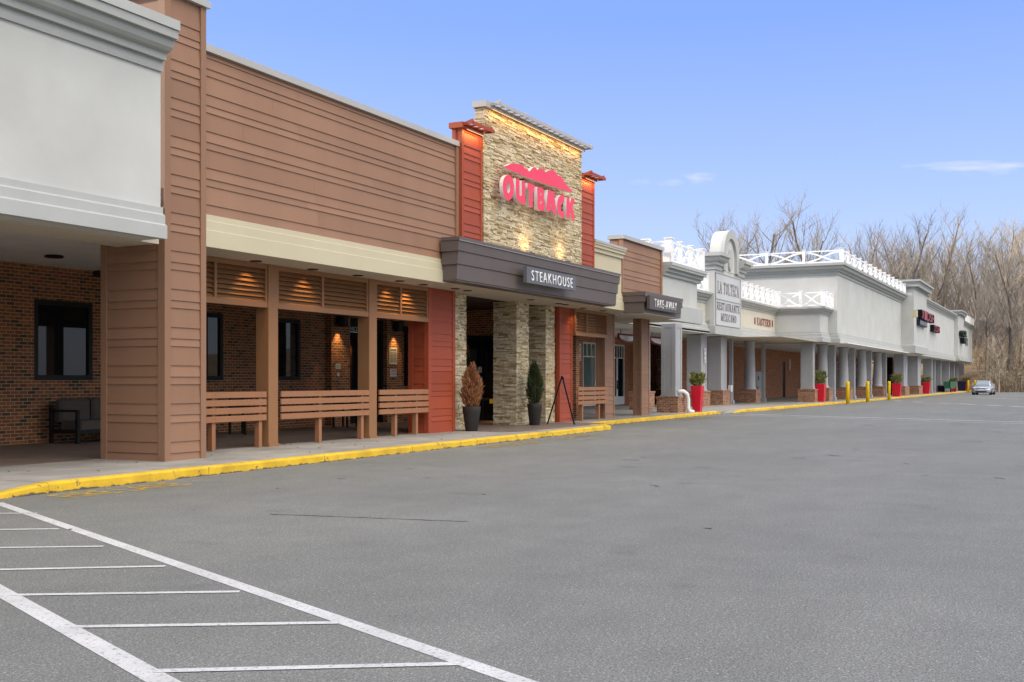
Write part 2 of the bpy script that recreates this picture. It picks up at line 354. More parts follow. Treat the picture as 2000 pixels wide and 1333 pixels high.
def fit_text(name, txt, m, x0, x1, z0, z1, y, parent=None, depth=0.02, offset=0.0, flat=False, spacing=1.0):
    """letters stretched into the rectangle x0..x1, z0..z1 on the wall plane y, facing the road (or lying on the ground)"""
    me = text_mesh(txt, 1.0, depth, offset, spacing)
    xs = [v.co.x for v in me.vertices]; ys = [v.co.y for v in me.vertices]
    a, b, c, d = min(xs), max(xs), min(ys), max(ys)
    o = wloc(parent) if parent else Vector((0, 0, 0))
    for v in me.vertices:
        X = x0 + (v.co.x - a) / (b - a) * (x1 - x0); Z = z0 + (v.co.y - c) / (d - c) * (z1 - z0)
        v.co = (X - o.x, Z - o.y, y + v.co.z - o.z) if flat else (X - o.x, y - v.co.z - o.y, Z - o.z)
    me.materials.clear(); me.materials.append(M[m])
    ob = bpy.data.objects.new(name, me); COL.objects.link(ob); ob.parent = parent
    return ob
def wall_poly(name, polys, y, depth, mats, parent, bevel=0.0):
    """outlines in (X, Z) on plane y, given thickness towards the road; second material on the edges"""
    me = curve_mesh(polys, depth, bevel); o = wloc(parent)
    idx = [0 if abs(p.normal.z) > 0.7 else (1 if len(mats) > 1 else 0) for p in me.polygons]
    for v in me.vertices: v.co = (v.co.x - o.x, y - v.co.z - o.y, v.co.y - o.z)
    me.materials.clear()
    for m in mats: me.materials.append(M[m])
    me.polygons.foreach_set('material_index', idx)
    ob = bpy.data.objects.new(name, me); COL.objects.link(ob); ob.parent = parent
    return ob

# serif capitals made of strokes, for the carved looking shop lettering
SERIF = {
 'L': (0.8, [(0.2, 0, 0.2, 1, .15), (0.2, 0.03, 0.8, 0.03, .06), (0.77, 0.0, 0.77, 0.25, .06), (0.05, .97, .38, .97, .06), (0.05, .03, .3, .03, .06)]),
 'A': (1.0, [(0.12, 0, 0.5, 1, .06), (0.5, 1, 0.86, 0, .16), (0.27, .36, .72, .36, .06), (0, .03, .28, .03, .05), (0.7, .03, 1.0, .03, .05)]),
 'T': (0.9, [(0.45, 0, 0.45, 1, .15), (0.05, .97, .85, .97, .06), (0.07, .76, 0.07, 1, .05), (0.83, .76, 0.83, 1, .05), (0.28, .03, .62, .03, .06)]),
 'E': (0.85, [(0.2, 0, 0.2, 1, .15), (0.05, .97, .8, .97, .06), (0.05, .03, .8, .03, .06), (0.2, .5, .6, .5, .06), (.78, .76, .78, 1, .05), (.78, 0, .78, .25, .05), (.6, .4, .6, .6, .04)]),
 'R': (1.0, [(0.2, 0, 0.2, 1, .15), (0.05, .97, .6, .97, .06), (.6, .97, .75, .85, .12), (.75, .85, .75, .65, .14), (.75, .65, .6, .5, .12), (.6, .5, .2, .5, .06), (.5, .5, .88, 0, .15), (.05, .03, .36, .03, .06), (.8, .03, 1.0, .03, .06)]),
 'S': (0.75, [(.68, .85, .4, .97, .06), (.4, .97, .15, .85, .10), (.15, .85, .15, .68, .12), (.15, .68, .6, .38, .15), (.6, .38, .62, .15, .12), (.62, .15, .4, .03, .08), (.4, .03, .1, .15, .06), (.7, .72, .7, .97, .05), (.08, .05, .08, .3, .05)]),
 'U': (1.0, [(.2, .25, .2, 1, .15), (.2, .25, .35, .06, .13), (.35, .05, .65, .05, .08), (.65, .06, .8, .25, .07), (.8, .25, .8, 1, .06), (.05, .97, .38, .97, .05), (.66, .97, .95, .97, .05)]),
 'N': (1.05, [(.18, 0, .18, 1, .06), (.18, 1, .85, 0, .16), (.85, 0, .85, 1, .06), (.03, .97, .25, .97, .05), (.7, .97, 1.0, .97, .05), (.03, .03, .33, .03, .05)]),
 'M': (1.2, [(.18, 0, .18, 1, .06), (.18, 1, .6, .05, .15), (.6, .05, 1.0, 1, .06), (1.0, 0, 1.0, 1, .15), (.03, .03, .33, .03, .05), (.85, .03, 1.17, .03, .05), (.03, .97, .25, .97, .05), (1, .97, 1.17, .97, .05)]),
 'X': (1.0, [(.12, 1, .88, 0, .16), (.12, 0, .86, 1, .06), (0, .97, .3, .97, .05), (.7, .97, 1, .97, .05), (0, .03, .3, .03, .05), (.7, .03, 1, .03, .05)]),
 'I': (0.45, [(.22, 0, .22, 1, .15), (.05, .97, .4, .97, .06), (.05, .03, .4, .03, .06)]),
 'C': (0.9, [(.8, .82, .5, .97, .06), (.5, .97, .25, .82, .12), (.25, .82, .14, .5, .15), (.14, .5, .25, .18, .15), (.25, .18, .5, .03, .12), (.5, .03, .82, .2, .06), (.8, .7, .8, .98, .05)]),
 'O': (1.0, [(.5, .97, .22, .8, .12), (.22, .8, .14, .5, .15), (.14, .5, .22, .2, .15), (.22, .2, .5, .03, .12), (.5, .03, .78, .2, .12), (.78, .2, .86, .5, .15), (.86, .5, .78, .8, .15), (.78, .8, .5, .97, .12)]),
 ' ': (0.45, []),
}
def serif(name, txt, m, x0, x1, z0, z1, y, parent, depth=0.02, sizes=None):
    w = sum(SERIF[c][0] + 0.16 for c in txt) - 0.16; sx = (x1 - x0) / w
    mb = MB(); cx = x0
    for k, c in enumerate(txt):
        ad, st = SERIF[c]; hs = (sizes[k] if sizes else 1.0); h = (z1 - z0) * hs
        for i, (a, b, cc, d, t) in enumerate(st):
            dx = (cc - a); dz = (d - b); L = math.hypot(dx, dz) or 1
            t *= .8; nx, nz = -dz / L * t / 2, dx / L * t / 2; e = 0.02
            pts = [(a + nx - dx / L * e, b + nz - dz / L * e), (cc + nx + dx / L * e, d + nz + dz / L * e), (cc - nx + dx / L * e, d - nz + dz / L * e), (a - nx - dx / L * e, b - nz - dz / L * e)]
            mb.prism_y([(cx + p[0] * sx, z0 + p[1] * h) for p in pts], y - depth - 0.0004 * i, y)
        cx += (ad + 0.16) * sx
    return mb.build(name, m, parent)

# ---- cladding helpers
PAT = (0.325, 0.13, 0.19)
def lap_levels(z0, z1, k0=0):
    z = z0; k = k0; out = []
    while z < z1 - 1e-4:
        e = min(z + PAT[k % 3], z1); out.append((z, e)); z = e; k += 1
    return out
def lap_front(mb, x0, x1, y, z0, z1, k0=0, t=0.022, joints=False):
    for i, (a, b) in enumerate(lap_levels(z0, z1, k0)):
        xs = [x0, x1]
        if joints:
            q = x0 + R.uniform(1.0, 3.6)
            xs = [x0]
            while q < x1 - 0.4: xs.append(q); q += 3.66
            xs.append(x1)
        for j in range(len(xs) - 1):
            p, r = xs[j], xs[j + 1] - (0.004 if j < len(xs) - 2 else 0)
            mb.mesh([(p, y - t, a), (r, y - t, a), (r, y - 0.003, b), (p, y - 0.003, b), (p, y, a), (r, y, a)], [(0, 1, 2, 3), (4, 5, 1, 0)])
def lap_side(mb, x, y0, y1, z0, z1, k0=0, t=0.022):   # faces -X
    for a, b in lap_levels(z0, z1, k0):
        mb.mesh([(x - t, y1, a), (x - t, y0, a), (x - 0.003, y0, b), (x - 0.003, y1, b), (x, y1, a), (x, y0, a)], [(0, 1, 2, 3), (4, 5, 1, 0)])
def clad_post(parent, name, m, x0, x1, y0, y1, z0, z1, k0=0, tr=0.12):
    mb = MB()
    mb.box(x0 + .03, x1 - .03, y0 + .03, y1 - .03, z0, z1)
    lap_front(mb, x0 + tr, x1 - tr, y0 + .03, z0, z1, k0); lap_side(mb, x0 + .03, y0 + tr, y1 - tr, z0, z1, k0)
    for (a, b, c, d) in ((x0, x0 + tr, y0, y0 + tr), (x1 - tr, x1, y0, y0 + tr), (x0, x0 + tr, y1 - tr, y1), (x1 - tr, x1, y1 - tr, y1)):
        mb.box(a, b, c, d, z0 + .001, z1 + .001)
    return mb.build(name, m, parent)
def stones_face(mb, axis, u0, u1, z0, z1, plane, sgn):
    """stacked stones on a face. axis 'x': face normal is sgn*Y, u along X ; axis 'y': face normal is sgn*X, u along Y"""
    z = z0
    while z < z1 - 0.01:
        h = min(R.choice((0.024, 0.03, 0.036, 0.042, 0.055)), z1 - z)
        if z1 - z - h < 0.015: h = z1 - z
        u = u0
        while u < u1 - 0.005:
            w = min(R.uniform(0.10, 0.42), u1 - u)
            if u1 - u - w < 0.06: w = u1 - u
            d = R.uniform(0.012, 0.042); g = 0.0015; sk = R.uniform(-.012, .012)
            a, b, c, e = u + g, u + w - g, z + g, z + h - g
            if axis == 'x':
                yo = plane + sgn * d; y1 = plane + sgn * (d + sk * (0.6)) ; mb.mesh([(a, plane, c), (b, plane, c), (b, plane, e), (a, plane, e), (a, yo, c), (b, y1, c), (b, y1, e), (a, yo, e)],
                        [(4, 5, 6, 7), (0, 1, 5, 4), (2, 3, 7, 6), (1, 2, 6, 5), (3, 0, 4, 7)])
            else:
                xo = plane + sgn * d; x1 = plane + sgn * (d + sk * .6); mb.mesh([(plane, a, c), (plane, b, c), (plane, b, e), (plane, a, e), (xo, a, c), (x1, b, c), (x1, b, e), (xo, a, e)],
                        [(4, 5, 6, 7), (0, 1, 5, 4), (2, 3, 7, 6), (1, 2, 6, 5), (3, 0, 4, 7)])
            u += w
        z += h
def stone_box(parent, name, x0, x1, y0, y1, z0, z1, sides='fLRb'):
    mb = MB(); mb.cur = 1; mb.box(x0, x1, y0, y1, z0, z1); mb.cur = 0
    if 'f' in sides: stones_face(mb, 'x', x0 - .03, x1 + .03, z0, z1, y0, -1)
    if 'b' in sides: stones_face(mb, 'x', x0 - .03, x1 + .03, z0, z1, y1, 1)
    if 'L' in sides: stones_face(mb, 'y', y0 - .03, y1 + .03, z0, z1, x0, -1)
    if 'R' in sides: stones_face(mb, 'y', y0 - .03, y1 + .03, z0, z1, x1, 1)
    return mb.build(name, ['stone', 'mortar'], parent)

def cornice_profile(y, z0, z1, d, steps):
    """outline (y, z) of a moulding that grows from the wall face y by d towards the road; steps: list of (fraction out, fraction up)"""
    h = z1 - z0
    return [(y, z0)] + [(y - d * a, z0 + h * b) for a, b in steps] + [(y, z1)]
CORN = [(.12, 0), (.12, .28), (.32, .28), (.32, .46), (.55, .50), (.70, .58), (.78, .70), (.78, .78), (1, .78), (1, 1)]
BASE = [(1, 0), (1, .36), (.62, .42), (.62, .70), (.28, .76), (.28, 1.0)]
def mould_L(mb, x0, x1, y, yb, prof):
    """moulding that runs along the left side face (normal -X) of a block, mitres at the front-left corner, runs along the front to x1.
    prof: list of (out, z), closed against the wall"""
    A = [(x0 - o, yb, z) for o, z in prof]; B = [(x0 - o, y - o, z) for o, z in prof]; C = [(x1, y - o, z) for o, z in prof]
    mb.rings([A, B, C])
def mould_prof(z0, z1, d, steps): return [(0, z0)] + [(d * a, z0 + (z1 - z0) * b) for a, b in steps] + [(0, z1)]

# ================================================================== setting
mb = MB(); mb.face([(-900, -1200, -.06), (1500, -1200, -.06), (1500, 1300, -.06), (-900, 1300, -.06)]); struct('ground', mb, 'ground')
mb = MB(); mb.face([(-80, -160, 0), (176, -160, 0), (158, -20, 0), (164, 4, 0), (182, 11.0, 0), (182, 30, 0), (-80, 30, 0)]); struct('parking_lot', mb, 'asphalt')

P = 0.14
K1 = [(-40, 11.9, .0), (9.1, 12.12, .0), (9.7, 12.13, .05), (10.6, 12.15, P), (20, 12.3, P), (31.7, 12.5, P)]
K2 = [(31.72, 13.85, P), (40, 13.95, P), (48.2, 14.02, P), (49.2, 14.03, 0.01)]
K3 = [(50.0, 13.8, 0.01), (51.4, 13.72, P), (64, 13.40, P), (74, 13.12, P), (91, 12.85, P), (121, 12.5, P), (150, 12.1, P), (174, 11.9, P)]
def kerb(mb, pts, w=.17):
    # short stones with joints
    for i in range(len(pts) - 1):
        (x0, y0, h0), (x1, y1, h1) = pts[i], pts[i + 1]
        if max(h0, h1) < .02: continue
        L = math.hypot(x1 - x0, y1 - y0); n = max(1, round(L / 3.0))
        for k in range(n):
            a = k / n; b = (k + 1) / n
            g = 0.006 / L if n > 1 or True else 0
            rings = []
            for t in (a + g, (a * 2 + b) / 3, (a + 2 * b) / 3, b - g):
                X = x0 + (x1 - x0) * t; Y = y0 + (y1 - y0) * t; h = h0 + (h1 - h0) * t + R.uniform(-.003, .003); Y += R.uniform(-.006, .006)
                h = max(h, .006)
                rings.append([(X, Y, -.03), (X, Y + .012, h * .80), (X, Y + .03, h * .95), (X, Y + .055, h + .002), (X, Y + w, h + .004), (X, Y + w, -.03)])
            mb.rings(rings)
mb = MB(); kerb(mb, K1); kerb(mb, K2); kerb(mb, K3)
mb.box(31.53, 31.70, 12.68, 13.84, -.03, P + .003)
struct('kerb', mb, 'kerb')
mb = MB()
def strip(mb, pts, yb, w=.17):
    for i in range(len(pts) - 1):
        (x0, y0, h0), (x1, y1, h1) = pts[i], pts[i + 1]
        n = max(1, round((x1 - x0) / 2.4)) if max(h0, h1) > .02 else 1
        for k in range(n):
            a = k / n; b = (k + 1) / n; xa = x0 + (x1 - x0) * a; xb = x0 + (x1 - x0) * b - .012
            ya = y0 + (y1 - y0) * a + w + .003; yb_ = y0 + (y1 - y0) * b + w + .003
            ha = h0 + (h1 - h0) * a + .001; hb = h0 + (h1 - h0) * b + .001
            ha = max(ha, .008); hb = max(hb, .008)
            ym = 14.4
            if ym > ya + .3:
                mb.face([(xa, ya, ha), (xb, yb_, hb), (xb, ym, max(hb, P if hb > .05 else hb)), (xa, ym, max(ha, P if ha > .05 else ha))])
                mb.face([(xa, ym + .01, max(ha, .03)), (xb, ym + .01, max(hb, .03)), (xb, yb, P), (xa, yb, P)])
            else:
                mb.face([(xa, ya, ha), (xb, yb_, hb), (xb, yb, P), (xa, yb, P)])
strip(mb, K1, 20.1); strip(mb, K2, 23.2); strip(mb, [(49.2, 13.85, .01), (50.0, 13.8, .01)], 23.2); strip(mb, K3[:2], 23.2); strip(mb, K3[1:], 21.3)
mb.box(-40, 176, 14.3, 23.4, .04, .10)
struct('pavement', mb, 'concrete')
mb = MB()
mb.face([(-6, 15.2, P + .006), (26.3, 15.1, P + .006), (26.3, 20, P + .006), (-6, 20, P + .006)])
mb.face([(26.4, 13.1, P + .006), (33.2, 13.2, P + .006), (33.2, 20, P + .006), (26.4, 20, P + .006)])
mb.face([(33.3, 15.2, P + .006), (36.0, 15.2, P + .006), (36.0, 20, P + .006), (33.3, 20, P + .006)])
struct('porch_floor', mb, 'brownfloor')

# painted markings
mb = MB()
def ln(mb, ax, ay, bx, by, w, z):
    d = Vector((bx - ax, by - ay)).normalized() * (w / 2); n = Vector((-d.y, d.x))
    mb.face([(ax - n.x, ay - n.y, z), (bx - n.x, by - n.y, z), (bx + n.x, by + n.y, z), (ax + n.x, ay + n.y, z)])
ln(mb, 9.50, 11.78, 2.86, -2.05, .125, .003); ln(mb, 7.93, 11.95, 1.98, -.75, .14, .003)
struct('crossing_edge_lines', mb, 'white_line')
mb = MB()
for k in range(12):
    cx, cy = [(8.75, 10.8), (7.80, 9.63), (6.95, 8.6), (6.15, 7.6), (5.45, 6.65), (4.92, 5.45), (4.36, 4.24), (3.82, 3.1), (3.28, 1.97), (2.74, .85), (2.2, -.28), (1.6, -1.4)][k]
    bx, by = [(8.95, 10.45), (8.10, 9.15), (7.43, 7.83), (6.86, 6.55), (6.27, 5.29), (5.74, 4.07), (5.20, 2.90), (4.64, 1.75), (4.1, .62), (3.56, -.5), (3.0, -1.63), (2.5, -2.6)][k]
    if k < 5: d = Vector((bx - cx, by - cy)).normalized(); t = max(0, (1.35 + .05 * k) - math.hypot(bx - cx, by - cy)); cx -= d.x * t; cy -= d.y * t
    ln(mb, cx, cy, bx, by, .072, .005)
struct('crossing_bars', mb, 'white_line')
fit_text('fire_lane_lettering', 'FIRE LANE', 'yellow_line', 10.35, 12.45, 11.36, 11.93, .004, None, 0.0, -0.004, True)['kind'] = 'structure'
fit_text('fire_lane_lettering', 'FIRE', 'faint_yellow', 22.3, 24.9, 11.45, 12.0, .004, None, 0.0, 0.012, True)['kind'] = 'structure'
fit_text('fire_lane_lettering', 'LANE', 'faint_yellow', 26.0, 28.7, 11.5, 12.05, .004, None, 0.0, 0.012, True)['kind'] = 'structure'
fit_text('fire_lane_lettering', 'FIRE LANE', 'faint_yellow', 40.6, 44.4, 12.9, 13.6, .004, None, 0.0, 0.01, True)['kind'] = 'structure'
fit_text('fire_lane_lettering', 'FIRE LANE', 'faint_yellow', 54.0, 59.0, 12.6, 13.3, .004, None, 0.0, 0.01, True)['kind'] = 'structure'
mb = MB(); ln(mb, 48.9, 12.9, 43.6, 0.2, .32, .004); ln(mb, 47.3, 13.2, 42.2, 1.0, .16, .004); ln(mb, 43.55, 0.1, 38, -13, .32, .004)
struct('cross_lines', mb, 'pale_line')
mb = MB()
for (a, b) in (((1785, 785), (1800, 786)), ((1830, 787.6), (1860, 788.6)), ((1872, 789), (1905, 790.8)), ((1925, 791.6), (1958, 793.2)), ((1975, 794), (2030, 797)), ((1745, 783), (1765, 784)), ((1900, 777), (1990, 780)), ((1930, 772), (2010, 774))):
    A = gp(*a); B = gp(*b); ln(mb, A[0], A[1], B[0], B[1], .42, .004)
struct('dashed_lane_lines', mb, 'pale_line')
mb = MB()
pr = None
A = Vector((10.06, 8.05)); B = Vector((10.46, 5.75)); C = [A.lerp(B, k / 24) + Vector((R.uniform(-.012, .012), 0)) for k in range(25)]
for a, b in zip(C, C[1:]): ln(mb, a.x, a.y, b.x, b.y, R.uniform(.012, .032), .004)
for k in range(85):
    x = R.uniform(8, 60); y = R.uniform(-4, 11.6); l = R.uniform(.08, .36) * (x / 18); a = R.uniform(-.5, .5) + 1.2
    pts = [Vector((x, y)) + Vector((math.cos(a), math.sin(a))) * l * t / 4 + Vector((R.uniform(-.02, .02), R.uniform(-.02, .02))) for t in range(5)]
    for p, q in zip(pts, pts[1:]): ln(mb, p.x, p.y, q.x, q.y, R.uniform(.015, .045) * max(1, x / 16), .004)
struct('asphalt_cracks', mb, 'crack')
mb = MB()
for k in range(70):
    x = R.uniform(7, 30); y = R.uniform(12.6, 15.5); s = R.uniform(.015, .05); a = R.uniform(0, 6.28); z = P + .012
    c, q = math.cos(a) * s, math.sin(a) * s
    mb.face([(x - c, y - q, z), (x + q * .4, y - c * .4, z + .01), (x + c, y + q, z + .004), (x - q * .4, y + c * .4, z + .012)])
o = mb.build('fallen_leaves', 'dryleaf'); o['kind'] = 'stuff'

# ================================================================== left store
b0 = thing('store_building', 'off-white store with grey mouldings and deep open porch at the left edge', 'building', (5, 13.2, 0))
X1 = 13.72; XL = -14
mb = MB(); mb.box(XL, X1, 13.2, 13.6, 3.78, 7.0); mb.build('parapet_wall', 'stucco', b0)
mb = MB(); mb.prism_x(cornice_profile(13.2, 6.47, 7.08, .37, CORN), XL - .01, X1 + .01)
mb.build('cornice', 'trim_grey', b0)
mb = MB(); mb.prism_x([(12.83, 7.085), (12.80, 7.085), (12.80, 7.24), (13.62, 7.24), (13.62, 7.085)], XL - .02, X1 + .02); mb.build('coping', 'trim_light', b0)
mb = MB(); mb.prism_x([(13.2, 3.77), (13.06, 3.77), (13.06, 3.98), (13.105, 4.01), (13.105, 4.15), (13.15, 4.18), (13.15, 4.28), (13.2, 4.29)], XL - .005, X1 + .005)
mb.build('base_moulding', 'trim_light', b0)
box('soffit', 'soffit', b0, XL, 14.1, 13.602, 14.55, 3.76, 3.98)
mb = MB()
for k in range(28): mb.box(XL, 14.08, 14.552 + k * .2, 14.552 + k * .2 + .193, 3.99, 4.06)
for k in range(24): mb.box(14.081, 18.66, 15.31 + k * .2, 15.31 + k * .2 + .193, 3.99, 4.06)
mb.build('porch_ceiling', 'ceiling', b0)
mb = MB()
mb.box(XL, 17.05, 20.0, 20.3, 0, 4.1); mb.box(17.05, 18.66, 20.0, 20.3, 0, 1.50); mb.box(17.05, 18.66, 20.0, 20.3, 3.25, 4.1)
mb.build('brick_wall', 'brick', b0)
box('roof', 'roof', b0, XL, 14.1, 13.61, 40, 4.2, 4.5)
def window(parent, x0, x1, z0, z1, y, fr='black', gl='glass', bars=(), hbars=(), t=.07, dep=.1, back=True):
    mb = MB()
    mb.box(x0, x1, y - .02, y + dep, z0, z0 + t); mb.box(x0, x1, y - .02, y + dep, z1 - t, z1)
    mb.box(x0, x0 + t, y - .019, y + dep, z0 + t, z1 - t); mb.box(x1 - t, x1, y - .019, y + dep, z0 + t, z1 - t)
    for q in bars: mb.box(q - .025, q + .025, y - .012, y + .06, z0 + t, z1 - t)
    for q in hbars: mb.box(x0 + t, x1 - t, y - .015, y + .06, q - .03, q + .03)
    f = mb.build('window', fr, parent)
    box('pane', gl, f, x0 + t * .5, x1 - t * .5, y + .03, y + .045, z0 + t * .5, z1 - t * .5)
    return f
window(b0, 17.05, 18.66, 1.50, 3.25, 20.02, t=.11, dep=.28)
mb = MB(); mb.lathe([(.02, 3.985), (.17, 3.985), (.19, 3.95), (.16, 3.94), (.14, 3.955), (.02, 3.955)], 16.0, 18.2, 20)
tag(mb.build('ceiling_light', 'black'), 'dark round recessed light in the porch ceiling of the left store', 'ceiling light')

# ================================================================== steakhouse
b1 = thing('restaurant_building', 'brown sided steakhouse with stacked stone tower, rust red piers and dark canopy', 'building', (26, 13.6, 0))
XP0, XP1 = 14.21, 15.2
# corner pier
mb = MB(); mb.box(XP0 + .03, XP1 - .03, 13.61, 15.02, P - .04, 7.98)
lap_front(mb, XP0 + .13, XP1 - .13, 13.61, .14, 7.86, 1); lap_side(mb, XP0 + .03, 13.72, 14.9, .14, 7.86, 1)
for (a, b_, c, d) in ((XP0 - .012, XP0 + .13, 13.568, 13.72), (XP1 - .13, XP1, 13.568, 13.70), (XP0 - .012, XP0 + .1, 14.9, 15.03), (XP1 - .1, XP1, 14.9, 15.03)): mb.box(a, b_, c, d, P - .03, 7.985)
pil = mb.build('corner_pier', 'siding', b1)
mb = MB(); mb.box(XP0 - .07, XP1 + .06, 13.51, 15.09, 7.99, 8.10); mb.build('coping', 'coping', b1)
# parapet of brown boards, upper wall
XW0, XW1 = 15.2, 24.28
mb = MB(); mb.box(XW0, XW1 - .02, 13.66, 13.9, 4.1, 7.25); lap_front(mb, XW0 + .003, XW1 - .13, 13.66, 4.40, 7.26, 2, joints=True); mb.box(XW1 - .13, XW1, 13.60, 13.659, 4.40, 7.255)
mb.build('siding_wall', 'siding', b1)
box('coping', 'coping', b1, XW0, XW1 - .02, 13.57, 13.95, 7.26, 7.385)
for q0, q1 in ((XW0, 23.6), (33.7, 35.62)):
    mb = MB(); mb.prism_x([(13.655, 3.84), (13.585, 3.84), (13.585, 4.13), (13.605, 4.14), (13.605, 4.30), (13.625, 4.31), (13.625, 4.41), (13.655, 4.42)], q0, q1); mb.build('fascia_band', 'cream', b1)
box('soffit', 'soffit', b1, XW0 + .01, 39.65, 13.662, 15.3, 3.87, 4.05)
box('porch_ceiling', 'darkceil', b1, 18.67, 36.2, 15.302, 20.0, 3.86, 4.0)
box('roof', 'roof', b1, 14.12, 39.6, 13.92, 40, 4.5, 4.8)
# posts of the porch
for (a, c) in ((18.35, 18.66), (22.02, 22.34)):
    mb = MB(); mb.bbox(a, c, 14.73, 15.06, P - .03, 3.868, .008); mb.box(a - .02, c + .02, 14.70, 15.09, P - .02, P + .05); mb.build('porch_post', 'post', b1)
# louvred panels
def louvre(x0, x1, mids, y=14.76, zb=2.98, zt=3.868):
    mb = MB()
    mb.box(x0, x1, y, y + .12, zt - .10, zt - .002); mb.box(x0, x1, y - .01, y + .13, zb, zb + .11)
    mb.box(x0, x0 + .06, y + .002, y + .118, zb + .11, zt - .10); mb.box(x1 - .06, x1, y + .002, y + .118, zb + .11, zt - .10)
    for q in mids: mb.box(q - .035, q + .035, y - .003, y + .118, zb + .11, zt - .10)
    f = mb.build('louvre_panel', 'post', b1)
    mb = MB(); z = zb + .115; n = 7; st = (zt - .10 - zb - .11) / n
    for k in range(n):
        z = zb + .11 + st * k
        mb.prism_x([(y + .012, z + .004), (y + .028, z), (y + .112, z + st * .98), (y + .098, z + st * 1.02)], x0 + .055, x1 - .055)
    mb.build('slats', 'post', f)
louvre(15.2, 18.35, (16.8,)); louvre(18.66, 22.02, (20.25,)); louvre(22.34, 24.75, (23.45,)); louvre(34.22, 37.05, (35.2,))
# rust red piers
clad_post(b1, 'red_pier', 'red', 24.74, 26.13, 14.75, 15.36, P - .02, 3.868, 0, .14)
clad_post(b1, 'red_pier', 'red', 33.16, 34.20, 14.86, 15.4, P - .02, 3.868, 1, .11)
clad_post(b1, 'red_pier', 'red', 24.28, 25.36, 13.52, 13.80, 4.1, 7.72, 0, .10)
clad_post(b1, 'red_pier', 'red', 31.70, 32.85, 13.52, 13.80, 4.1, 7.72, 0, .10)
clad_post(b1, 'side_pier', 'siding', 37.1, 38.03, 14.87, 15.22, P - .02, 3.868, 2, .09)
clad_post(b1, 'side_pier', 'siding', 40.88, 41.80, 14.88, 15.23, P - .02, 3.868, 0, .09)
# stone
for (a, c) in ((26.22, 27.22), (30.36, 31.2), (32.45, 33.12)):
    stone_box(b1, 'stone_column', a + .02, c - .03, 15.05, 15.78 if a > 27 else 15.6, P - .02, 3.868)
stone_box(b1, 'stone_tower', 25.42, 31.7, 13.52, 13.74, 4.9, 8.47, 'fLR')
box('coping', 'coping', b1, 25.32, 31.8, 13.40, 13.80, 8.475, 8.63)
for (a, c) in ((24.2, 25.30), (31.86, 32.93)): box('coping', 'red', b1, a, c, 13.46, 13.85, 7.722, 7.86)
# dark canopy
mb = MB(); CY = 13.06; xa, xb = 23.36, 33.95
for (z0, z1, o) in ((3.90, 4.27, .0), (4.27, 4.58, .045), (4.58, 4.83, .09)):
    mb.rings([[(xa + .09 - o, CY + .14 - o + .03, z0), (xb - .09 + o, CY + .14 - o + .03, z0), (xb - .09 + o, 13.58, z0), (xa + .09 - o, 13.58, z0)],
              [(xa + .09 - o, CY + .14 - o, z0 + .012), (xb - .09 + o, CY + .14 - o, z0 + .012), (xb - .09 + o, 13.585, z0 + .012), (xa + .09 - o, 13.585, z0 + .012)],
              [(xa + .09 - o, CY + .12 - o, z1 - .002), (xb - .09 + o, CY + .12 - o, z1 - .002), (xb - .09 + o, 13.585, z1 - .002), (xa + .09 - o, 13.585, z1 - .002)]])
mb.box(xa - .015, xb + .015, CY + .005, 13.575, 4.832, 4.915)
mb.box(xa + .10, xb - .10, CY + .16, 13.6, 3.872, 3.898)
can = mb.build('canopy', 'canopy', b1)
mb = MB(); mb.box(xa - .02, xb + .02, CY - .001, CY + .006, 4.826, 4.836); mb.build('edge_strip', 'coping', can)
# cream parapet and brown board parapet to the right
mb = MB(); mb.box(32.9, 35.55, 13.66, 13.9, 4.42, 5.62); mb.build('cream_wall', 'cream', b1)
mb = MB(); mb.prism_x(cornice_profile(13.66, 5.58, 5.86, .16, [(.4, 0), (.4, .4), (.75, .45), (.75, .75), (1, .8), (1, 1)]), 32.86, 35.58); mb.build('cornice', 'cream', b1)
box('coping', 'coping', b1, 32.85, 35.62, 13.48, 13.95, 5.862, 5.94)
mb = MB(); mb.box(35.6, 39.6, 13.66, 14.1, 4.0, 6.26); lap_front(mb, 35.62, 39.48, 13.66, 4.3, 6.26, 1, joints=True); lap_side(mb, 35.6, 13.8, 14.1, 5.4, 6.26, 2)
mb.box(39.48, 39.62, 13.6, 13.72, 4.3, 6.262); mb.box(35.56, 35.66, 13.625, 13.76, 4.3, 6.262); mb.build('siding_wall', 'siding', b1)
box('coping', 'coping', b1, 35.52, 39.64, 13.55, 14.16, 6.265, 6.39)
# take-away canopy
mb = MB(); ta, tb, TY = 35.55, 39.55, 12.82
mb.box(ta + .05, tb - .05, TY + .05, 13.60, 3.76, 4.12); mb.box(ta, tb, TY, 13.655, 4.122, 4.42); mb.box(ta - .02, tb + .02, TY - .02, 13.65, 4.335, 4.46)
can2 = mb.build('canopy', 'canopy', b1)
mb = MB(); mb.box(ta - .022, tb + .022, TY - .024, TY - .019, 4.33, 4.345); mb.build('edge_strip', 'coping', can2)
box('canopy_soffit', 'soffit', b1, 35.64, 39.46, 12.89, 13.72, 3.735, 3.757)
box('soffit', 'ceiling', b1, 36.21, 44.1, 15.302, 23.0, 3.90, 4.0)
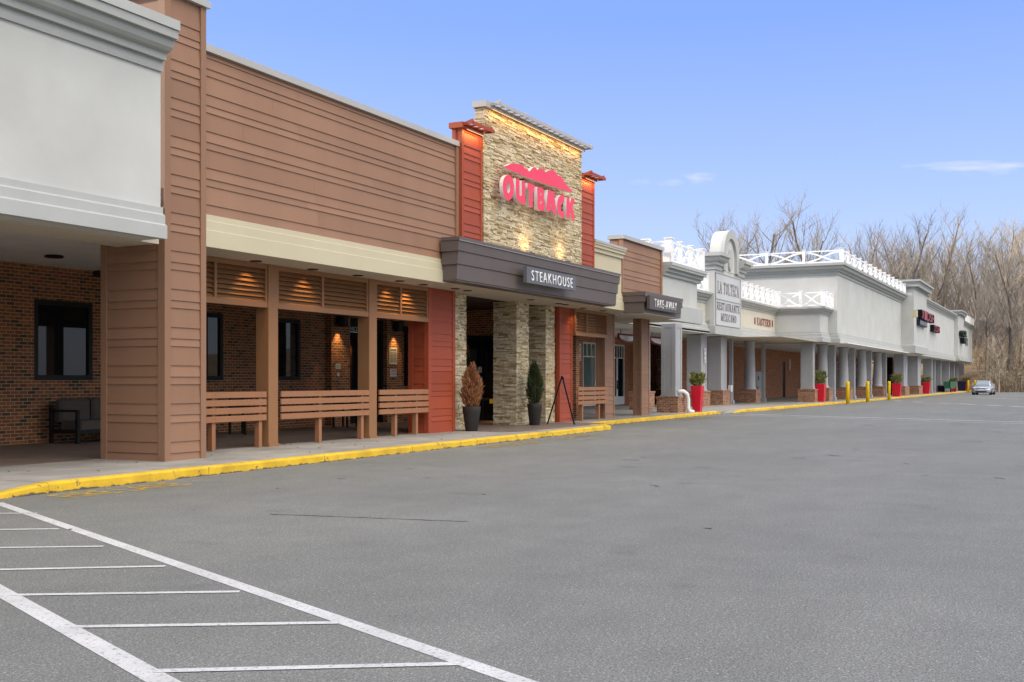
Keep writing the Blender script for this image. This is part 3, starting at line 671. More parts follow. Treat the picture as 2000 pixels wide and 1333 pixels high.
# porch wall with windows and door
mb = MB()
ops = [(22.36, 23.05, 1.5, 3.24), (25.05, 26.35, 1.5, 3.24), (28.55, 30.55, .14, 3.42), (31.95, 33.1, 1.3, 3.3)]
x = 18.66
for (a, c, z0, z1) in ops:
    mb.box(x, a, 20.0, 20.3, 0, 4.1); mb.box(a, c, 20.0, 20.3, z1, 4.1)
    if z0 > .2: mb.box(a, c, 20.0, 20.3, 0, z0)
    x = c
mb.box(x, 36.2, 20.0, 20.3, 0, 4.1)
mb.box(27.55, 28.52, 19.78, 19.998, P - .01, 3.85); mb.box(30.58, 31.5, 19.78, 19.998, P - .01, 3.85)
mb.box(36.2, 36.5, 15.6, 23.2, 0, 4.1)
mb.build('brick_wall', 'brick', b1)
window(b1, 22.36, 23.05, 1.5, 3.24, 20.02, t=.11, dep=.28); window(b1, 25.05, 26.35, 1.5, 3.24, 20.02, t=.11, dep=.28); window(b1, 31.95, 33.1, 1.3, 3.3, 20.02, t=.10, dep=.28)
mb = MB(); mb.box(28.56, 30.54, 19.90, 20.1, 3.0, 3.41); mb.box(28.56, 28.66, 19.9, 20.1, P, 3.0); mb.box(30.44, 30.54, 19.9, 20.1, P, 3.0); mb.box(29.5, 29.6, 19.92, 20.1, P, 3.0)
dr = mb.build('door', 'black', b1)
mb = MB(); mb.box(28.67, 29.49, 20.0, 20.02, P + .02, 2.99); mb.box(29.61, 30.43, 20.0, 20.02, P + .02, 2.99); mb.build('pane', 'glass', dr)
mb = MB(); mb.box(29.40, 29.44, 19.93, 19.97, .9, 1.5); mb.box(29.66, 29.70, 19.93, 19.97, .9, 1.5); mb.build('handle', 'chrome', dr)
fit_text('lintel_lettering', 'NICOLE W', 'paperw', 28.69, 29.62, 3.02, 3.15, 19.895, dr, .006)
# vestibule beyond the stone columns
mb = MB(); mb.box(33.3, 33.5, 16.2, 17.0, P, 3.85); mb.box(33.3, 33.5, 18.6, 19.98, P, 3.85); mb.box(33.3, 33.5, 17.0, 18.6, 3.0, 3.85)
mb.build('vestibule_wall', 'brick', b1)
mb = MB(); mb.box(33.28, 33.36, 17.0, 17.1, P, 3.0); mb.box(33.28, 33.36, 18.5, 18.6, P, 3.0); mb.box(33.28, 33.36, 17.1, 18.5, 2.9, 3.0); mb.box(33.28, 33.36, 17.75, 17.85, P, 2.9)
dv = mb.build('door', 'black', b1)
mb = MB(); mb.box(33.40, 33.42, 17.05, 18.55, P, 2.95); mb.build('pane', 'glass', dv)
mb = MB(); mb.box(33.27, 33.283, 17.76, 17.92, 1.35, 1.62); mb.box(33.27, 33.283, 17.77, 17.91, 1.75, 1.95); mb.build('notice', 'paperw', dv)

# perforated light shelves on the tower and the red piers
def visor(name, label, x0, x1, y0, y1, z, n, m, lx=None):
    t = thing(name, label, 'light shelf', ((x0 + x1) / 2, y1, z))
    mb = MB(); w = (x1 - x0) / n; q = 20
    for k in range(n):
        cx = x0 + w * (k + .5); cy = (y0 + y1) / 2; rx = w * .40; ry = (y1 - y0) * .33
        sq = []; ci = []
        for j in range(q):
            a = 2 * math.pi * (j + .5) / q; c_, s_ = math.cos(a), math.sin(a); g = max(abs(c_), abs(s_))
            sq.append((cx + c_ / g * w / 2, cy + s_ / g * (y1 - y0) / 2)); ci.append((cx + c_ * rx, cy + s_ * ry))
        for zz in (z, z + .025):
            b = len(mb.v); mb.v += [(p[0], p[1], zz) for p in sq] + [(p[0], p[1], zz) for p in ci]
            for j in range(q):
                e = (j + 1) % q; mb.f.append((b + j, b + e, b + q + e, b + q + j)); mb.mi.append(0)
        mb.rings([[(p[0], p[1], z) for p in ci], [(p[0], p[1], z + .025) for p in ci]], caps=False)
    mb.build('perforated_plate', m, t)
    mb = MB(); mb.box(x0, x1, y0 - .02, y0, z - .03, z + .055); mb.box(x0 - .015, x0, y0, y1, z - .02, z + .05); mb.box(x1, x1 + .015, y0, y1, z - .02, z + .05)
    mb.build('edge_angle', m, t)
    for k in range(max(2, n // 4 + 1)):
        xx = x0 + .06 + (x1 - x0 - .12) * k / max(1, n // 4)
        mb = MB(); mb.prism_x([(y0 - .01, z + .026), (y0 + .02, z + .12), (y0 + .05, z + .12), (y1 + .05, z + .05), (y1 + .05, z + .026)], xx - .015, xx + .015); mb.build('bracket', m, t)
    return t
visor('light_shelf', 'long perforated metal light shelf along the top of the stone tower', 25.6, 31.80, 13.15, 13.395, 8.56, 17, 'coping')
visor('light_shelf', 'small red perforated light shelf on the red pier left of the stone tower', 24.25, 25.38, 13.20, 13.455, 7.80, 4, 'red')
visor('light_shelf', 'small red perforated light shelf on the red pier right of the stone tower', 31.86, 32.97, 13.20, 13.455, 7.80, 4, 'red')

# ================================================================== signs of the steakhouse
sg = thing('wall_sign', 'big red channel letters under a red mountain outline on the stone tower', 'sign', (28.7, 13.4, 6.6))
SY = 13.24; SX0 = fx(1000, SY)
def zp(p): return fp(960 + p[0] / 8.884, 300 + p[1] / 8.884, SY - .05)
LET = {
 'O': [[(290,368),(325,383),(352,412),(376,470),(390,550),(391,620),(380,700),(362,756),(330,800),(297,818),(262,806),(232,768),(210,705),(197,620),(195,550),(203,475),(220,420),(250,385)], [(292,495),(311,518),(321,560),(322,620),(314,665),(296,690),(280,672),(268,630),(265,580),(272,525)]],
 'U': [[(420,432),(485,452),(485,690),(492,726),(505,738),(517,728),(522,700),(522,468),(582,486),(584,888),(540,885),(497,862),(458,826),(432,770),(421,700)]],
 'T': [[(622,512),(748,548),(742,662),(722,655),(716,937),(648,912),(652,640),(622,632)]],
 'B': [[(790,575),(855,590),(893,610),(912,645),(918,690),(908,745),(898,765),(920,800),(930,860),(926,930),(908,985),(870,1000),(795,968)], [(846,676),(860,686),(864,706),(858,726),(846,730)], [(846,798),(862,812),(868,840),(862,868),(846,872)]],
 'A': [[(975,635),(1087,667),(1130,1067),(1074,1050),(1066,985),(1015,968),(1005,1022),(950,1004)], [(1036,868),(1052,918),(1022,908)]],
 'C': [[(1200,722),(1232,720),(1263,732),(1263,862),(1240,850),(1218,862),(1205,900),(1204,960),(1214,998),(1235,1012),(1263,1006),(1263,1122),(1220,1108),(1180,1075),(1152,1015),(1139,930),(1140,850),(1155,785),(1175,745)]],
 'K': [[(1300,765),(1356,777),(1356,872),(1384,768),(1432,790),(1440,838),(1404,925),(1442,1092),(1442,1177),(1400,1142),(1366,1022),(1356,1036),(1356,1137),(1300,1115)]],
}
for k in 'OUTBACK':
    wall_poly('letter', [[zp(p) for p in poly] for poly in LET[k]], SY, .10, ['signred', 'panel'], sg)
MTN = [(225,222),(262,213),(300,196),(345,180),(390,176),(440,182),(500,196),(556,213),(566,246),(585,266),(612,262),(652,312),(676,296),(694,266),(735,236),(758,250),(800,287),(815,262),(835,258),(900,285),(942,322),(985,296),(1060,284),(1090,302),(1118,332),(1146,378),(1165,388),(1190,378),(1215,410),(1243,462),(1275,508),(1300,545),(1322,575),(1345,603),(1392,638),(1408,660),(1385,678),(1330,664),(1100,588),(870,510),(640,428),(440,340),(260,268)]
wall_poly('mountain', [[zp(p) for p in MTN]], SY, .10, ['signred', 'panel'], sg)
for q, z in ((27.3, 6.9), (28.3, 6.75), (29.3, 6.6), (30.3, 6.45)): mb = MB(); mb.box(q, q + .04, SY + .051, 13.46, z, z + .04); mb.build('standoff', 'black', sg)

def board_sign(name, label, txt, x0, x1, z0, z1, y, pm, tx, loc, offs=0.0):
    t = thing(name, label, 'sign', loc)
    mb = MB(); mb.box(x0, x1, y, y + .10, z0, z1); mb.build('panel', pm, t)
    fit_text('lettering', txt, 'white', tx[0], tx[1], tx[2], tx[3], y - .008, t, .014, offs, spacing=1.3)
    return t
ys = 12.86
a0 = fp(1029, 519, ys); a1 = fp(1125, 568, ys)
board_sign('board_sign', 'grey board with white capitals on the front of the long dark canopy', 'STEAKHOUSE', a0[0], a1[0], fp(1029, 552, ys)[1], fp(1029, 520.5, ys)[1], ys, 'signgrey',
           (fx(1038, ys), fx(1118, ys), fp(1038, 548, ys)[1], fp(1038, 528, ys)[1]), (28.5, ys, 4.3), -.006)
ys = 12.66
a0 = fx(1269, ys); a1 = fx(1330, ys)
board_sign('board_sign', 'dark brown board with white capitals on the small take-away canopy', 'TAKE-AWAY', a0, a1, fp(1269, 603.5, ys)[1], fp(1269, 577, ys)[1], ys, 'signbrown',
           (fx(1278, ys), fx(1321, ys), fp(1278, 600, ys)[1], fp(1278, 584, ys)[1]), (37.5, ys, 4.1), -.012)

# ================================================================== restaurant: grey front block and tall sign tower
b2 = thing('restaurant_building', 'pale grey restaurant front with a tall arched sign tower and brick based piers', 'building', (50, 14, 0))
G0, G1 = 39.66, 43.9
mb = MB(); mb.box(G0, G1, 13.62, 14.2, 3.82, 5.5); mb.build('front_wall', 'stucco', b2)
mb = MB(); mb.prism_x(cornice_profile(13.62, 5.38, 5.74, .34, [(.3, 0), (.3, .35), (.6, .4), (.6, .7), (1, .74), (1, 1)]), G0, G1 + .2); mb.build('cornice', 'trim_grey', b2)
box('coping', 'trim_light', b2, G0, G1 + .24, 13.25, 14.3, 5.742, 5.86)
mb = MB(); mb.prism_x([(13.62, 3.74), (13.40, 3.74), (13.40, 4.32), (13.62, 4.40)], G0, G1 + .08); mb.build('base_band', 'trim_light', b2)
box('soffit', 'soffit', b2, 39.652, 44.0, 13.63, 16.84, 3.868, 3.895)
def pier(parent, x0, x1, y0, y1, zt=3.88, mat_='col_grey', base=True, zb=.95, panel=True):
    mb = MB(); z0 = zb if base else P
    mb.box(x0, x1, y0, y1, z0, zt)
    if panel:
        for (a, b, c, d) in ((x0 + .0, x0 + .14, z0, zt), (x1 - .14, x1, z0, zt)):
            mb.box(a - (.012 if a == x0 else 0), b + (.012 if b == x1 else 0), y0 - .018, y0 + .02, c + .0, d + .001)
        mb.box(x0 + .14, x1 - .14, y0 - .018, y0 + .02, z0 + .001, z0 + .16); mb.box(x0 + .14, x1 - .14, y0 - .018, y0 + .02, zt - .16, zt - .001)
        for (a, b) in ((y0 - .018, y0 + .14), (y1 - .14, y1 + .01)): mb.box(x0 - .02, x0 + .01, a + (0.001), b, z0 + .002, zt - .002)
        mb.box(x0 - .02, x0 + .01, y0 + .14, y1 - .14, z0 + .003, z0 + .16); mb.box(x0 - .02, x0 + .01, y0 + .14, y1 - .14, zt - .16, zt - .003)
        mb.box(x0 - .05, x1 + .05, y0 - .05, y1 + .05, z0 - .001, z0 + .05)
    o = mb.build('pier', mat_, parent)
    if base:
        mb = MB(); mb.box(x0 - .16, x1 + .16, y0 - .16, y1 + .16, P - .01, zb - .08); mb.box(x0 - .19, x1 + .19, y0 - .19, y1 + .19, zb - .08, zb - .001)
        mb.build('brick_base', 'brick3', o)
    return o
pier(b2, 45.15, 46.0, 14.95, 15.55, 3.866, zb=.82)
pier(b2, 49.7, 50.35, 17.9, 18.5, 3.86, zb=.98, panel=False)
for (a, c) in ((56.45, 57.4), (60.1, 61.2)): pier(b2, a, c, 17.3, 18.05, 3.86)
T0, T1, TYF = 55.77, 60.95, 16.4
mb = MB(); mb.box(T0, T1, TYF, 17.08, 3.87, 7.22); mb.build('sign_tower', 'stucco', b2)
mb = MB(); mb.box(T0 - .03, T1 + .03, TYF - .06, 17.06, 3.86, 4.28); mb.build('base_band', 'trim_light', b2)
# broken cornice with the arch between
prof = mould_prof(7.14, 7.95, .55, CORN)
mb = MB(); mould_L(mb, T0, 57.0, TYF, 17.16, prof); A = [(o, z) for o, z in prof]
mb.rings([[(59.9, TYF - o, z) for o, z in prof], [(T1 + 0.0, TYF - o, z) for o, z in prof], [(T1 + .45, TYF - o, z) for o, z in prof]])
mb.box(T0 - .02, T1 + .44, TYF + .002, 17.12, 7.23, 7.93)
mb.build('cornice', 'trim_light', b2)
acx = (57.0 + 59.95) / 2; ar = 1.46
def arch_pts(r, z0, n=28): return [(acx - r, 7.2)] + [(acx - r * math.cos(math.pi * k / n), z0 + r * math.sin(math.pi * k / n)) for k in range(n + 1)] + [(acx + r, 7.2)]
mb = MB(); mb.prism_y(arch_pts(ar, 7.93), TYF - .02, 17.02); mb.build('arch', 'stucco', b2)
mb = MB()
outer = arch_pts(ar + .03, 7.93)[1:-1]; inner = arch_pts(ar - .42, 7.93)[1:-1]
for i in range(len(outer) - 1):
    a, b_, c, d = outer[i], outer[i + 1], inner[i + 1], inner[i]
    mb.mesh([(a[0], TYF - .16, a[1]), (b_[0], TYF - .16, b_[1]), (c[0], TYF - .16, c[1]), (d[0], TYF - .16, d[1]), (a[0], TYF, a[1]), (b_[0], TYF, b_[1]), (c[0], TYF, c[1]), (d[0], TYF, d[1])], [(0, 1, 2, 3), (0, 4, 5, 1), (2, 6, 7, 3)])
mb.box(outer[0][0], inner[0][0], TYF - .158, TYF, 7.2, 7.93); mb.box(inner[-1][0], outer[-1][0], TYF - .158, TYF, 7.2, 7.93)
mb.build('arch_moulding', 'trim_light', b2)
mb = MB(); mb.prism_y([(acx + .34 * math.cos(2 * math.pi * k / 20), 7.85 + .58 * math.sin(2 * math.pi * k / 20)) for k in range(20)], TYF - .12, TYF); mb.build('medallion', 'trim_light', b2)
# recessed wall beside the tower
mb = MB(); mb.box(43.9, T0, 16.85, 17.15, 3.9, 5.7); mb.build('recessed_wall', 'stucco_cream', b2)
mb = MB(); mb.prism_x(cornice_profile(16.85, 5.42, 5.95, .36, CORN), 43.9, T0); mb.build('cornice', 'trim_grey', b2)
mb = MB(); mb.prism_x([(16.85, 3.86), (16.62, 3.86), (16.62, 4.08), (16.70, 4.12), (16.70, 4.30), (16.85, 4.46)], 43.9, T0 - .05); mb.build('base_band', 'trim_light', b2)
box('porch_ceiling', 'ceiling', b2, 44.1, 62.0, 16.62, 23.0, 3.90, 3.98)
box('roof', 'roof', b2, 39.7, 62.0, 17.16, 40, 4.6, 4.9)
mb = MB()
ops2 = [(52.7, 53.3, .5, 3.5), (54.3, 56.05, .14, 3.5), (58.1, 60.35, .14, 3.5), (65.8, 68.2, .9, 3.52)]
x = 36.5
for (a, c, z0, z1) in ops2:
    mb.box(x, a, 23.0, 23.3, 0, 4.1); mb.box(a, c, 23.0, 23.3, z1, 4.1)
    if z0 > .2: mb.box(a, c, 23.0, 23.3, 0, z0)
    x = c
mb.box(x, 71.8, 23.0, 23.3, 0, 4.1)
mb.build('brick_wall', 'brick2', b2)
def transom_bars(x0, x1, n): return [x0 + (x1 - x0) * k / n for k in range(1, n)]
def shop_window(parent, x0, x1, z0, z1, y, gl, n=3, tr=.7, doors=False):
    f = window(parent, x0, x1, z0, z1, y, 'white_paint', gl, bars=(), hbars=(z1 - tr,), t=.08, dep=.12)
    mb = MB()
    for q in transom_bars(x0, x1, n): mb.box(q - .03, q + .03, y - .016, y + .05, z1 - tr + .03, z1 - .08)
    if doors:
        m_ = (x0 + x1) / 2
        mb.box(m_ - .11, m_ + .11, y - .016, y + .05, z0 + .08, z1 - tr - .03); mb.box(x0 + .08, x1 - .08, y - .014, y + .05, z0 + .081, z0 + .45)
    mb.build('glazing_bars', 'white_paint', f)
    if doors:
        mb = MB(); mb.box(m_ - .1, m_ - .02, y - .05, y - .02, 1.0, 1.5); mb.box(m_ + .02, m_ + .1, y - .05, y - .02, 1.0, 1.5); mb.build('handle', 'chrome', f)
    return f
shop_window(b2, 52.7, 53.3, .5, 3.5, 23.02, 'glass_green', 1); shop_window(b2, 54.3, 56.05, .14, 3.5, 23.02, 'glass_green', 3, .75)
shop_window(b2, 58.1, 60.35, .14, 3.5, 23.02, 'glass', 6, .75, True)
shop_window(b2, 65.8, 68.2, .9, 3.52, 23.02, 'glass', 5, .75)

mb = MB(); mb.box(T0 - .05, T0 + .01, 16.62, 16.74, 4.43, 4.57); mb.build('vent', 'col_grey', b2); mb = MB(); mb.box(T0 - .05, T0 + .01, 16.84, 16.96, 4.43, 4.57); mb.build('vent', 'col_grey', b2)
# tower sign panels
sg = thing('panel_sign', 'two white panels with grey serif capitals on the arched tower', 'sign', (58.4, TYF, 5.7))
py = TYF - .03
pz = [fp(1397, y, py)[1] for y in (520, 571, 576, 633)]
px0, px1 = 55.98, 60.55
for (zb, zt) in ((5.72, 7.02), (4.42, 5.62)):
    pass
mb = MB(); mb.box(px0, px1, py, TYF - .002, 5.70, 6.98); mb.build('panel', 'panel2', sg)
mb = MB(); mb.box(px0, px1, py, TYF - .002, 4.36, 5.64); mb.build('panel', 'panel2', sg)
mb = MB()
for z in (7.0, 5.67, 4.34): mb.box(px0 - .06, px1 + .06, py - .03, py + .001, z - .022, z + .022)
mb.box(px0 - .06, px0 - .02, py - .028, py + .001, 4.365, 6.975); mb.box(px1 + .02, px1 + .06, py - .028, py + .001, 4.365, 6.975); mb.build('frame', 'trim_light', sg)
serif('lettering', 'LA TOLTECA', 'lettergrey', px0 + .25, px1 - .25, 5.98, 6.58, py, sg)
serif('lettering', 'RESTAURANTE', 'lettergrey', px0 + .12, px1 - .12, 5.12, 5.52, py, sg)
serif('lettering', 'MEXICANO', 'lettergrey', px0 + .85, px1 - .75, 4.58, 4.96, py, sg)

# hanging blade signs under the roof
def hang_sign(label, x0, x1, y, z0, z1, txt=None):
    t = thing('hanging_sign', label, 'sign', ((x0 + x1) / 2, y, z0))
    def outl(g): return [(x0 + g, z1 - g), (x0 + g, z0 + .18 + g)] + [(x0 + g + (x1 - x0 - 2 * g) * k / 10, z0 + g + .12 - .12 * math.sin(math.pi * k / 10)) for k in range(1, 10)] + [(x1 - g, z0 + .18 + g), (x1 - g, z1 - g)]
    mb = MB(); mb.prism_y(outl(0), y, y + .08); mb.build('frame', 'maroon', t)
    mb = MB(); mb.prism_y(outl(.09), y - .012, y + .092); mb.build('panel', 'panel', t)
    mb = MB(); mb.tube((x0 + .3, y + .04, z1), (x0 + .3, y + .04, 3.9), .015, .015, 6); mb.tube((x1 - .3, y + .04, z1), (x1 - .3, y + .04, 3.9), .015, .015, 6); mb.build('hanger', 'black', t)
    if txt: fit_text('lettering', txt, 'maroon', x0 + .22, x1 - .22, z0 + .30, z1 - .16, y - .02, t, .01, .012)
hang_sign('blank white hanging sign with maroon scalloped frame beside the white double doors', fx(1209, 19), fx(1245, 19), 19.0, fp(1209, 669, 19)[1], fp(1209, 651, 19)[1])
hang_sign('maroon framed hanging sign with lettering half hidden by the grey pier', fx(1271, 19), fx(1322, 19), 19.0, fp(1271, 675, 19)[1], fp(1271, 657, 19)[1], 'La Tolteca')

# ================================================================== shop with cream panel and front block
b3 = thing('shop_building', 'low cream and grey shop set back between arched tower and big grey store', 'building', (68, 16.8, 0))
E0, E1 = T1, 70.3
BX, BYF = 70.75, 14.1
mb = MB(); mb.box(E0, BX, 16.85, 17.2, 3.9, 5.75); mb.build('recessed_wall', 'stucco_cream', b3)
mb = MB(); mb.prism_x(cornice_profile(16.85, 5.56, 6.02, .36, CORN), E0, BX - .02); mb.build('cornice', 'trim_grey', b3)
BP = [(0, 0)]
bprof = [(0, 3.88), (.20, 3.88), (.20, 4.16), (.13, 4.20), (.13, 4.36), (.06, 4.40), (.06, 4.50), (0, 4.52)]
mb = MB(); mb.prism_x([(16.85 - o, z) for o, z in bprof], E0, BX - .1); mb.build('base_band', 'trim_light', b3)
mb = MB(); mb.box(BX, 73.4, BYF, 17.2, 3.9, 5.72); mb.build('front_block', 'stucco', b3)
mb = MB(); mould_L(mb, BX, 73.35, BYF, 16.8, mould_prof(5.56, 6.02, .36, CORN)); mb.box(BX - .3, 73.3, BYF - .3, 17.2, 5.9, 6.03); mb.build('cornice', 'trim_grey', b3)
mb = MB(); mould_L(mb, BX, 73.3, BYF, 16.84, bprof); mb.build('base_band', 'trim_light', b3)
box('soffit', 'soffit', b3, E0 + .1, 73.4, 14.2, 20.9, 3.86, 3.89)
box('roof', 'roof', b3, E0, 73.4, 17.21, 30, 4.6, 4.9)
mb = MB(); mb.box(62.0, 90.1, 20.9, 21.2, 0, 4.0); mb.box(91.1, 130, 20.9, 21.2, 0, 4.0); mb.box(90.1, 91.1, 20.9, 21.2, 3.0, 4.0); mb.build('brick_wall', 'brick2', b3)
mb = MB(); mb.box(90.1, 91.1, 20.95, 21.1, P, 3.0); dd = mb.build('door', 'black', b3)
mb = MB(); mb.box(90.2, 90.24, 20.88, 20.93, 1.0, 1.3); mb.build('handle', 'chrome', dd)
def round_col(parent, x, y, zt=3.87, zb=.92, r=.33):
    mb = MB(); mb.lathe([(r * 1.25, zb), (r * 1.25, zb + .07), (r * 1.12, zb + .12), (r, zb + .2), (r * .99, 2.0), (r * .84, zt - .22), (r * .95, zt - .18), (r * .95, zt - .12), (r * 1.1, zt - .08), (r * 1.1, zt)], x, y, 24)
    o = mb.build('round_column', 'col_grey', parent, smooth=False)
    for p in o.data.polygons: p.use_smooth = True
    q = r * 1.55
    mb = MB(); mb.box(x - q, x + q, y - q, y + q, P - .01, zb - .07); mb.box(x - q - .03, x + q + .03, y - q - .03, y + q + .03, zb - .07, zb - .001); mb.build('brick_base', 'brick3', o)
def plain_post(parent, x, y, w=.32, zt=3.87, m='col_grey'):
    mb = MB(); mb.box(x - w / 2, x + w / 2, y - w / 2, y + w / 2, P - .01, zt); mb.box(x - w / 2 - .06, x + w / 2 + .06, y - w / 2 - .06, y + w / 2 + .06, P - .008, P + .22); mb.build('post', m, parent)
round_col(b3, fx(1464.5, 17.6), 17.6)
for px in (1428, 1491): plain_post(b3, fx(px, 17.7), 17.7, .2)
serif_s = thing('wall_lettering', 'dark red serif capitals on the cream wall of the low shop', 'sign', (67, 16.84, 5))
yy = 16.83
serif('lettering', 'EASTERN', 'letterred', fx(1478.5, yy), fx(1505, yy), fp(1478.5, 635, yy)[1], fp(1478.5, 620.5, yy)[1], yy, serif_s, .02)
mb = MB()
for px, z0, z1 in ((1474.5, 633, 621), (1508.5, 638, 627)):
    X = fx(px, yy); za, zb_ = fp(px, z0, yy)[1], fp(px, z1, yy)[1]
    for k in range(3):
        z = za + (zb_ - za) * (k + .5) / 3; mb.prism_y([(X - .12, z), (X, z - .1), (X + .12, z), (X, z + .1)], yy - .02, yy)
mb.build('ornament', 'letterred', serif_s)

# ================================================================== big grey store
b4 = thing('store_building', 'long big grey store with round columns, two sign towers and lattice railing on top', 'building', (110, 13.6, 0))
MX, MY, ME = 73.4, 13.55, 103.3
mb = MB(); mb.box(MX, ME, MY, 26.0, 3.9, 8.3); mb.build('main_wall', 'stucco', b4)
mb = MB(); mould_L(mb, MX, ME - .1, MY, 26.0, mould_prof(8.22, 8.95, .55, CORN)); mb.box(MX - .4, ME, MY - .4, 25.9, 8.6, 8.93); mb.build('cornice', 'trim_grey', b4)
mb = MB(); mould_L(mb, MX + .002, ME - .1, MY, 14.0, bprof); mb.build('base_band', 'trim_light', b4)
t0, t1, ty = 102.9, 112.2, 12.5
mb = MB(); mb.box(t0, t1, ty, 15.5, 3.9, 9.5); mb.build('sign_tower', 'stucco', b4)
mb = MB(); mould_L(mb, t0, t1, ty, 15.5, mould_prof(9.42, 10.2, .6, CORN)); mb.rings([[(t1, ty - o, z) for o, z in mould_prof(9.42, 10.2, .6, CORN)], [(t1 + .6, ty - o, z) for o, z in mould_prof(9.42, 10.2, .6, CORN)]]); mb.box(t0 - .4, t1 + .5, ty - .4, 15.4, 9.6, 10.19); mb.build('cornice', 'trim_grey', b4)
mb = MB(); mould_L(mb, t0, t1, ty, 14.0, [(0, 3.87), (.14, 3.87), (.14, 4.5), (0, 4.62)]); mb.build('base_band', 'trim_light', b4)
mb = MB(); mb.box(t1, 146, 13.1, 26, 3.9, 8.9); mb.build('main_wall', 'stucco', b4)
mb = MB(); mb.prism_x(cornice_profile(13.1, 8.72, 9.4, .4, CORN), t1 + .6, 145.9); mb.build('cornice', 'trim_grey', b4)
mb = MB(); mb.prism_x([(13.1 - o, z) for o, z in bprof], t1, 146); mb.build('base_band', 'trim_light', b4)
s0, s1, sy = 145.9, 153.5, 12.65
mb = MB(); mb.box(s0, s1, sy, 15, 3.9, 9.4); mb.build('sign_tower', 'stucco', b4)
mb = MB(); mould_L(mb, s0, s1, sy, 15, mould_prof(9.3, 9.95, .5, CORN)); mb.box(s0 - .3, s1 + .3, sy - .3, 14.9, 9.5, 9.94); mb.build('cornice', 'trim_grey', b4)
mb = MB(); mould_L(mb, s0, s1, sy, 14, bprof); mb.build('base_band', 'trim_light', b4)
mb = MB(); mb.box(s1, 168, 12.75, 26, 3.9, 8.5); mb.build('end_wall', 'stucco', b4)
mb = MB(); mb.prism_x(cornice_profile(12.75, 8.35, 9.0, .4, CORN), s1 + .2, 168.4); mb.box(168, 168.4, 12.4, 26, 8.6, 9.0); mb.build('cornice', 'trim_grey', b4)
mb = MB(); mb.prism_x([(12.75 - o, z) for o, z in bprof], s1, 168.2); mb.build('base_band', 'trim_light', b4)
box('soffit', 'ceiling', b4, 73.42, 168, 12.9, 20.9, 3.84, 3.89)
mb = MB(); mb.box(130, 168, 19.5, 20, 0, 4.0); mb.build('shop_front', 'brick2', b4)
for px in (1606, 1647, 1683, 1714): round_col(b4, fx(px, 14.75), 14.75, 3.83, .98, .36)
for px in (1625, 1664, 1697, 1726): plain_post(b4, fx(px, 14.6), 14.6, .42, 3.83)
pier(b4, fx(1590.5, 14.5), fx(1594, 14.5), 14.6, 15.33, 3.83)
plain_post(b4, fx(1738.5, 17), 17, .5, 3.83, 'dark')
pier(b4, fx(1767, 13.6), fx(1774.5, 13.6), 13.7, 14.5, 3.83); pier(b4, fx(1794.5, 13.6), fx(1800.5, 13.6), 13.7, 14.65, 3.83)
for px, w in ((1812, .9), (1821, .6), (1832, .7), (1845, 1.1), (1857, .9), (1864, .7), (1868.5, .5), (1876, 1.0)): plain_post(b4, fx(px, 14.4), 14.4, w, 3.83)
for (a, c) in ((112.8, 114.8), (117.6, 119.6), (123.5, 126.5)): shop_window(b4, a, c, .5, 3.3, 20.86, 'glass_green', 2)

# big illegible letter signs far down
def letters_sign(label, y, px0, px1, ytop0, ytop1, h, mface, rows, dep, parent_name='letter_sign'):
    X0, X1 = fx(px0, y), fx(px1, y); Zt0, Zt1 = fp(px0, ytop0, y)[1], fp(px1, ytop1, y)[1]; Zb = fp(px0, ytop0 + h, y)[1]
    t = thing(parent_name, label, 'sign', ((X0 + X1) / 2, y, Zb))
    n = len(rows); w = (X1 - X0) / n
    for k, ch in enumerate(rows):
        o = fit_text('letter', ch, mface, X0 + w * k + w * .04, X0 + w * (k + 1) - w * .06, Zb, Zt0, y - dep / 2, t, dep, .015)
        o.data.materials.append(M['bin'])
        for p in o.data.polygons: p.material_index = 0 if abs(p.normal.y) > .7 else 1
    return t
t = letters_sign('large dark red channel letters high on the far grey sign tower', 12.48, 1790, 1815.5, 605, 619, 17.5, 'darkred', 'XIDSH', .45)
mb = MB(); X = fx(1788, 12.3); mb.box(X - 1.0, X - .1, 12.1, 12.5, 6.9, 7.5); mb.build('lamp_box', 'cream', t)
t = thing('board_sign', 'dark wide sign board below the red letters on the far tower', 'sign', (107, 12.4, 6.5))
mb = MB(); mb.box(fx(1797, 12.2), fx(1811, 12.2), 12.2, 12.5, 6.35, 6.85); mb.build('panel', 'navy', t)
mb = MB(); mb.box(fx(1797.6, 12.18), fx(1810.6, 12.18), 12.185, 12.198, 6.45, 6.76); mb.build('lettering', 'lettergrey', t)
letters_sign('dark red channel letters on the grey wall just right of the far sign tower', 13.07, 1816, 1828, 634.5, 642, 13, 'darkred', 'XSH', .4)
letters_sign('green channel letters on the small last sign tower', 12.6, 1873, 1881, 645, 650, 12, 'green', 'CR', .5)
letters_sign('lower green letter under the green letters of the last tower', 12.6, 1874.5, 1880, 660, 664, 11, 'green', 'W', .5)
letters_sign('small grey wall lettering at the far end of the grey store', 12.72, 1885.5, 1889.5, 660, 663, 15, 'lettergrey', 'H', .06)

